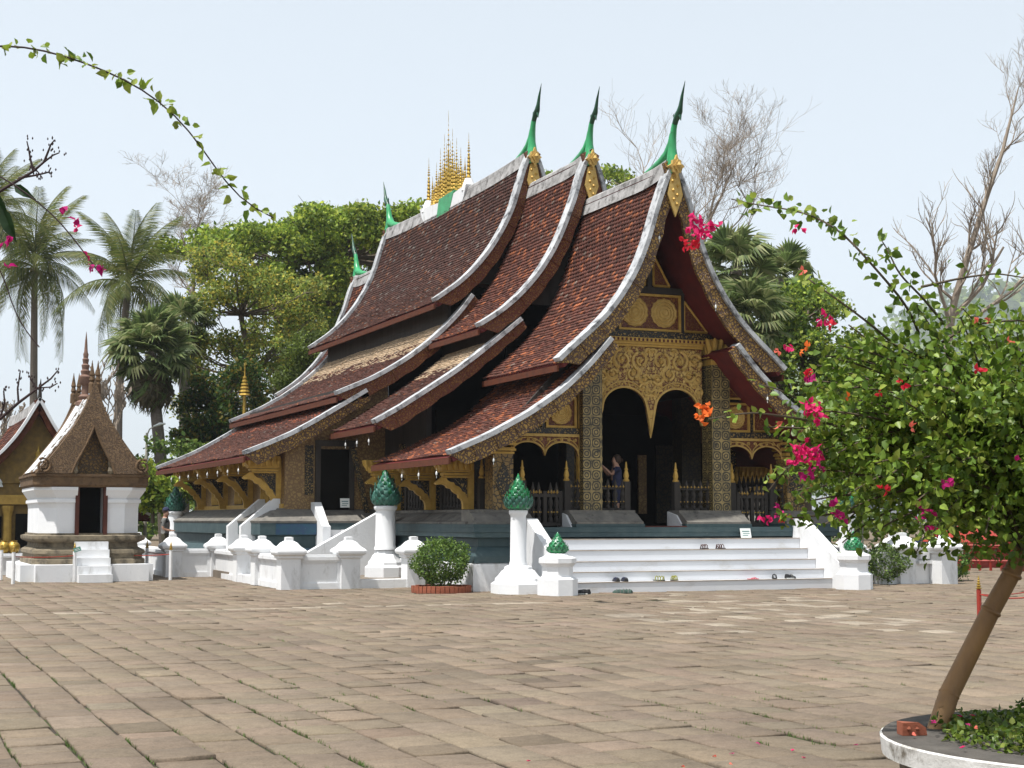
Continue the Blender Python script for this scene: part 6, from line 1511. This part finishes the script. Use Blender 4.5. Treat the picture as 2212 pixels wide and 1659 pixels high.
FL = [(1510,505,14,PINK),(1490,525,9,RED),(1530,490,10,PINK),(1500,480,8,PINK),(1720,490,2,PINK),(1740,498,2,PINK),(1725,580,3,SAL),(1528,890,12,ORA),(1518,905,6,ORA),(1790,685,5,PINK),(1800,700,4,RED),(1775,710,4,PINK),(1710,745,5,PINK),(1740,752,4,ORA),(1745,800,6,RED),(1742,815,5,MAG),(1690,752,3,SAL),(1755,880,10,PINK),(1765,905,8,PINK),(1735,970,14,PINK),(1750,990,14,PINK),(1720,985,10,PINK),(1760,1010,8,MAG),(1735,1030,5,MAG),(1675,1110,6,MAG),(1665,1120,5,PINK),(1690,1125,4,RED),(1800,1100,6,MAG),(1812,1112,4,MAG),(2045,1050,7,MAG),(2010,1120,6,MAG),(2020,1140,6,PINK),(1990,1090,5,MAG),(1920,1062,4,RED),(1890,1085,3,RED),(1950,830,4,RED),(1995,850,4,PINK),(1890,770,3,SAL),(2080,790,4,PINK),(2120,800,4,RED),(2130,700,4,SAL),(2180,730,3,SAL),(2150,690,2,PINK),(1860,810,2,RED),(1900,850,3,RED),(1835,860,3,ORA),(2145,925,3,RED),(1985,930,3,SAL),(2060,960,3,PINK),(2205,990,3,MAG),(1925,950,2,ORA),(1665,860,2,PINK),(1885,990,3,RED),(1830,1030,3,RED),(1680,920,3,SAL)]
for k, (x, y, n, c) in enumerate(q_ for q_ in FL if q_[:2] not in SKIPF):
    D = BD - (.95*math.sqrt(max(0, 1-((x-2130)/490)**2-((y-935)/300)**2)) if x > 1640 and 650 < y < 1200 else .1) + random.uniform(-.02, .05)
    if y < 640: D = BD - .15
    o = obj('bract_cluster', bract_mesh(c, n, k), None, BG, loc=tuple(float(v) for v in onD(x, y, D)))
# ground cover and fallen petals in the planter
def gfn(k):
    a = rng.uniform(0, 6.283, k); r_ = .92*np.sqrt(rng.random(k)); x = PCX+r_*np.cos(a); y = PCY+r_*np.sin(a)
    keep = np.hypot(x-float(tb[0])+.25, y-float(tb[1])+.15) > .22
    return np.stack([x, y, .44 + rng.random(k)*.13*(.6+.4*np.sin(x*7)*np.cos(y*6))], 1)[keep]
tag(obj('ground_cover', npmesh('ground_cover', *leafcloud(4600, gfn, .034, [tuple(v*.6 for v in c) for c in BGR], up=1.0, shape='heart')), LEAF), 'low green ground cover filling the round planter', 'ground cover', kind='stuff')
PETM = [bract_mesh(c, 1, 900+i) for i, c in enumerate((PINK, SAL, MAG))]
spots = [(1530,2210),(2080,2195),(2130,2190),(2310,2180),(2120,2220),(2200,2160),(2330,2200),(1990,2225),(2490,2165)]
for k in range(22):
    if k < 9: x, y = spots[k][0]*.7433, spots[k][1]*.7433; q = onZ(x, y, .012); zz = .014
    else: a = random.uniform(2.2, 5.4); r_ = random.uniform(.7, 1.12); q = (PCX+r_*math.cos(a), PCY+r_*math.sin(a)); zz = .475 if r_ > .95 else .52
    o = bpy.data.objects.new('fallen_bract', PETM[k % 3]); o.location = (float(q[0]), float(q[1]), zz); o.rotation_euler = (0, 0, k); o.scale = (.75, .75, .3); COL.objects.link(o)
    tag(o, 'fallen pink bract lying on the paving near the planter' if k < 9 else 'fallen pink bract lying on the round planter', 'bract', 'bracts fallen on the paving' if k < 9 else 'bracts fallen on the planter')
# ------------------------------------------------------------------ foreground shoots at the upper left (a second bougainvillea rooted beyond the left edge)
VD = 7.0
q = onD(-330, 1122, VD); B2 = thing('bougainvillea', 'long arching leafy bougainvillea shoots reaching in from the left edge', 'plant', (float(q[0]), float(q[1]), 0))
V2 = [([(-330, 1900), (-330, 900), (-250, 300), (-120, 110), (0, 92), (60, 97), (135, 118), (200, 140), (260, 165), (320, 195), (370, 235), (420, 290), (450, 340), (480, 385), (510, 430), (545, 465), (590, 470)], .007, 75, .28), ([(-330, 1900), (-310, 900), (-200, 500), (-60, 350), (0, 375), (60, 420), (110, 455), (150, 500), (180, 545), (215, 590)], .006, 50, .5), ([(-330, 1900), (-320, 1000), (-150, 560), (-40, 520), (8, 580), (18, 640), (40, 700), (75, 745), (85, 750)], .005, 60, .6)]
vm = MB(); LS = []
for pts, r_, dens, t0 in V2:
    P = smooth_path([onD(x, y, VD) for x, y in pts], 60); vm.tube([tuple(p) for p in P], [r_*(1-.7*i/59)+.0012 for i in range(60)], 6, cap=False); leafy_path(LS, P, t0, 1.0, dens, .046, .03, random.Random(4))
for o in (obj('arching_shoot', vm, DTWIG, B2, smooth=True),): pass
for q in LS[:300]:
    o = bpy.data.objects.new('leaf', LEAFMES[min(4, q[1]+ (q[1] % 2))]); COL.objects.link(o); o.parent = B2; o.matrix_parent_inverse = WM[B2.name].inverted(); o.matrix_basis = q[0]
for k, (x, y, n, c) in enumerate(((158, 490, 2, PINK), (195, 555, 3, PINK), (205, 570, 2, MAG), (10, 520, 5, MAG), (12, 545, 3, MAG), (8, 570, 3, MAG), (220, 575, 2, MAG), (172, 482, 1, MAG), (145, 445, 1, MAG))):
    obj('bract_cluster', bract_mesh(c, n, 500+k), None, B2, loc=tuple(float(v) for v in onD(x, y, VD-.03)))
# dark bare twigs of a tree beyond the left edge
q = onD(-420, 1122, 7.6); DT = thing('bare_tree', 'dark bare knobbly twigs reaching in from the left edge', 'tree', (float(q[0]), float(q[1]), 0))
tm = MB(); rs5 = random.Random(5)
tm.tube([tuple(q)[:2] + (-.05,), cam_pt(-420, 1000, 7.6), cam_pt(-400, 700, 7.6), cam_pt(-300, 520, 7.6)], [.07, .06, .045, .03], 8)
def twig(pts, r0, r1):
    P = [Vector(cam_pt(x, y, 7.6)) for x, y in pts]; tm.tube(P, [r0+(r1-r0)*i/(len(P)-1) for i in range(len(P))], 6)
    for p in P[-3:]:
        for _ in range(4): tm.lathe(p.x+rs5.gauss(0, .012), p.y+rs5.gauss(0, .012), [(.001, p.z-.007+(d := rs5.gauss(0, .012))), (.0045, p.z+d), (.001, p.z+.007+d)], 5)
twig([(-300, 520), (-120, 450), (-20, 425), (30, 395), (72, 370), (95, 350), (115, 335), (128, 330)], .011, .003)
twig([(72, 370), (66, 345), (62, 322), (58, 305)], .007, .003); twig([(95, 350), (105, 325), (110, 312), (118, 302)], .006, .003); twig([(40, 385), (80, 378), (105, 372), (110, 362)], .006, .003); twig([(72, 360), (85, 375), (92, 385)], .004, .003)
twig([(-400, 700), (-250, 900), (-100, 940), (0, 905), (40, 870), (80, 840), (110, 818), (125, 800)], .013, .003)
twig([(40, 870), (38, 840), (42, 815), (44, 800)], .006, .003); twig([(80, 840), (70, 825), (62, 810)], .005, .003); twig([(0, 905), (10, 870), (8, 845), (10, 840)], .006, .003); twig([(85, 838), (110, 836), (124, 828)], .004, .003)
obj('branches', tm, DTWIG, DT, smooth=True)
DL = [(.012,.03,.012)]
for k, (x, y, sx_, rr_) in enumerate(((5, 480, .17, -70), (-20, 440, .16, -60), (30, 430, .12, -35))):
    me = bpy.data.meshes.new('leaf'); me.from_pydata([(p[0], p[1]*.5, p[2]) for p in LV], [], LF); a = me.color_attributes.new('Col', 'FLOAT_COLOR', 'POINT'); a.data.foreach_set('color', np.tile(np.array([.02,.045,.015,1], np.float32), (len(LV), 1)).ravel()); me.materials.append(LEAF)
    p = Vector(cam_pt(x, y-30, 7.6)); d = (Vector(_r)*math.cos(R(rr_)) + Vector((0, 0, 1))*math.sin(R(rr_))).normalized(); nn = -Vector(_f); k_ = nn.cross(d)
    o = bpy.data.objects.new('leaf', me); COL.objects.link(o); o.parent = DT; o.matrix_parent_inverse = WM[DT.name].inverted(); o.matrix_basis = Matrix.Translation(p) @ Matrix((d, k_, nn)).transposed().to_4x4() @ Matrix.Scale(sx_, 4)
# ------------------------------------------------------------------ market stalls and fence far right
def stall(label, px, D, w_, h, cols):
    q = onD(px, 1122, D); x, y = float(q[0]), float(q[1]); t = thing('market_stall', label, 'stall', (x, y, 0))
    for (sx_, sy_) in ((-1,-1),(1,-1),(1,1),(-1,1)): obj('leg', MB().lathe(x+sx_*w_*.46, y+sy_*.9, [(.03, -.06), (.03, h)], 6), STEEL, t)
    obj('canopy', MB().add([(x-w_/2,y-1.1,h),(x+w_/2,y-1.1,h),(x+w_/2,y+1.1,h),(x-w_/2,y+1.1,h),(x-w_*.2,y,h+.6),(x+w_*.2,y,h+.6),(x-w_/2,y-1.1,h-.2),(x+w_/2,y-1.1,h-.2)], [(0,1,5,4),(1,2,5),(2,3,4,5),(3,0,4),(6,7,1,0)]), cols[0], t)
    obj('counter', MB().box(x-w_*.45, x+w_*.45, y-.8, y-.2, .0, .8), cols[1], t)
BLUEC = M('blue_canvas', (.05, .08, .22), (.04, .06, .16), .8, bm=.1); WCAN = M('white_canvas', (.7, .72, .74), (.55, .58, .62), .8, bm=.1)
stall('white canopied stall seen under the bougainvillea', 1965, 60, 3.4, 2.0, (WCAN, BLUEC)); stall('blue canopied stall at the right under the bougainvillea', 2080, 62, 3.0, 1.9, (BLUEC, WCAN)); stall('red covered stall beyond the far right white post', 2110, 52, 3.0, .85, (REDP, REDP))
fq = onD(2085, 1122, 48); FT = thing('red_fence', 'red railing fence beyond the far right of the court', 'fence', (float(fq[0]), float(fq[1]), 0))
p0 = onD(2045, 1122, 49); p1 = onD(2330, 1122, 47)
for u in np.linspace(0, 1, 13):
    p = p0*(1-u)+p1*u; obj('fence_post', MB().box(float(p[0])-.03, float(p[0])+.03, float(p[1])-.03, float(p[1])+.03, -.06, .85), REDP, FT)
for z in (.3, .78):
    obj('rail', MB().tube([(float(p0[0]), float(p0[1]), z), (float(p1[0]), float(p1[1]), z)], .04, 6), REDP, FT)
# ------------------------------------------------------------------ haze: the hot-season air between here and the hill
hz = bpy.data.materials.new('haze_air'); hz.use_nodes = True; hn = hz.node_tree; hn.nodes.clear()
ho = hn.nodes.new('ShaderNodeOutputMaterial'); hp_ = hn.nodes.new('ShaderNodeVolumePrincipled'); hp_.inputs['Color'].default_value = (.86, .92, 1, 1); hp_.inputs['Density'].default_value = .00022; hp_.inputs['Anisotropy'].default_value = .2
hn.links.new(hp_.outputs[0], ho.inputs['Volume'])
tag(obj('haze', MB().box(-2400, 3500, -1100, 4100, -1.1, 440), hz), 'thin pale haze in the air over the whole place', 'haze', kind='stuff')
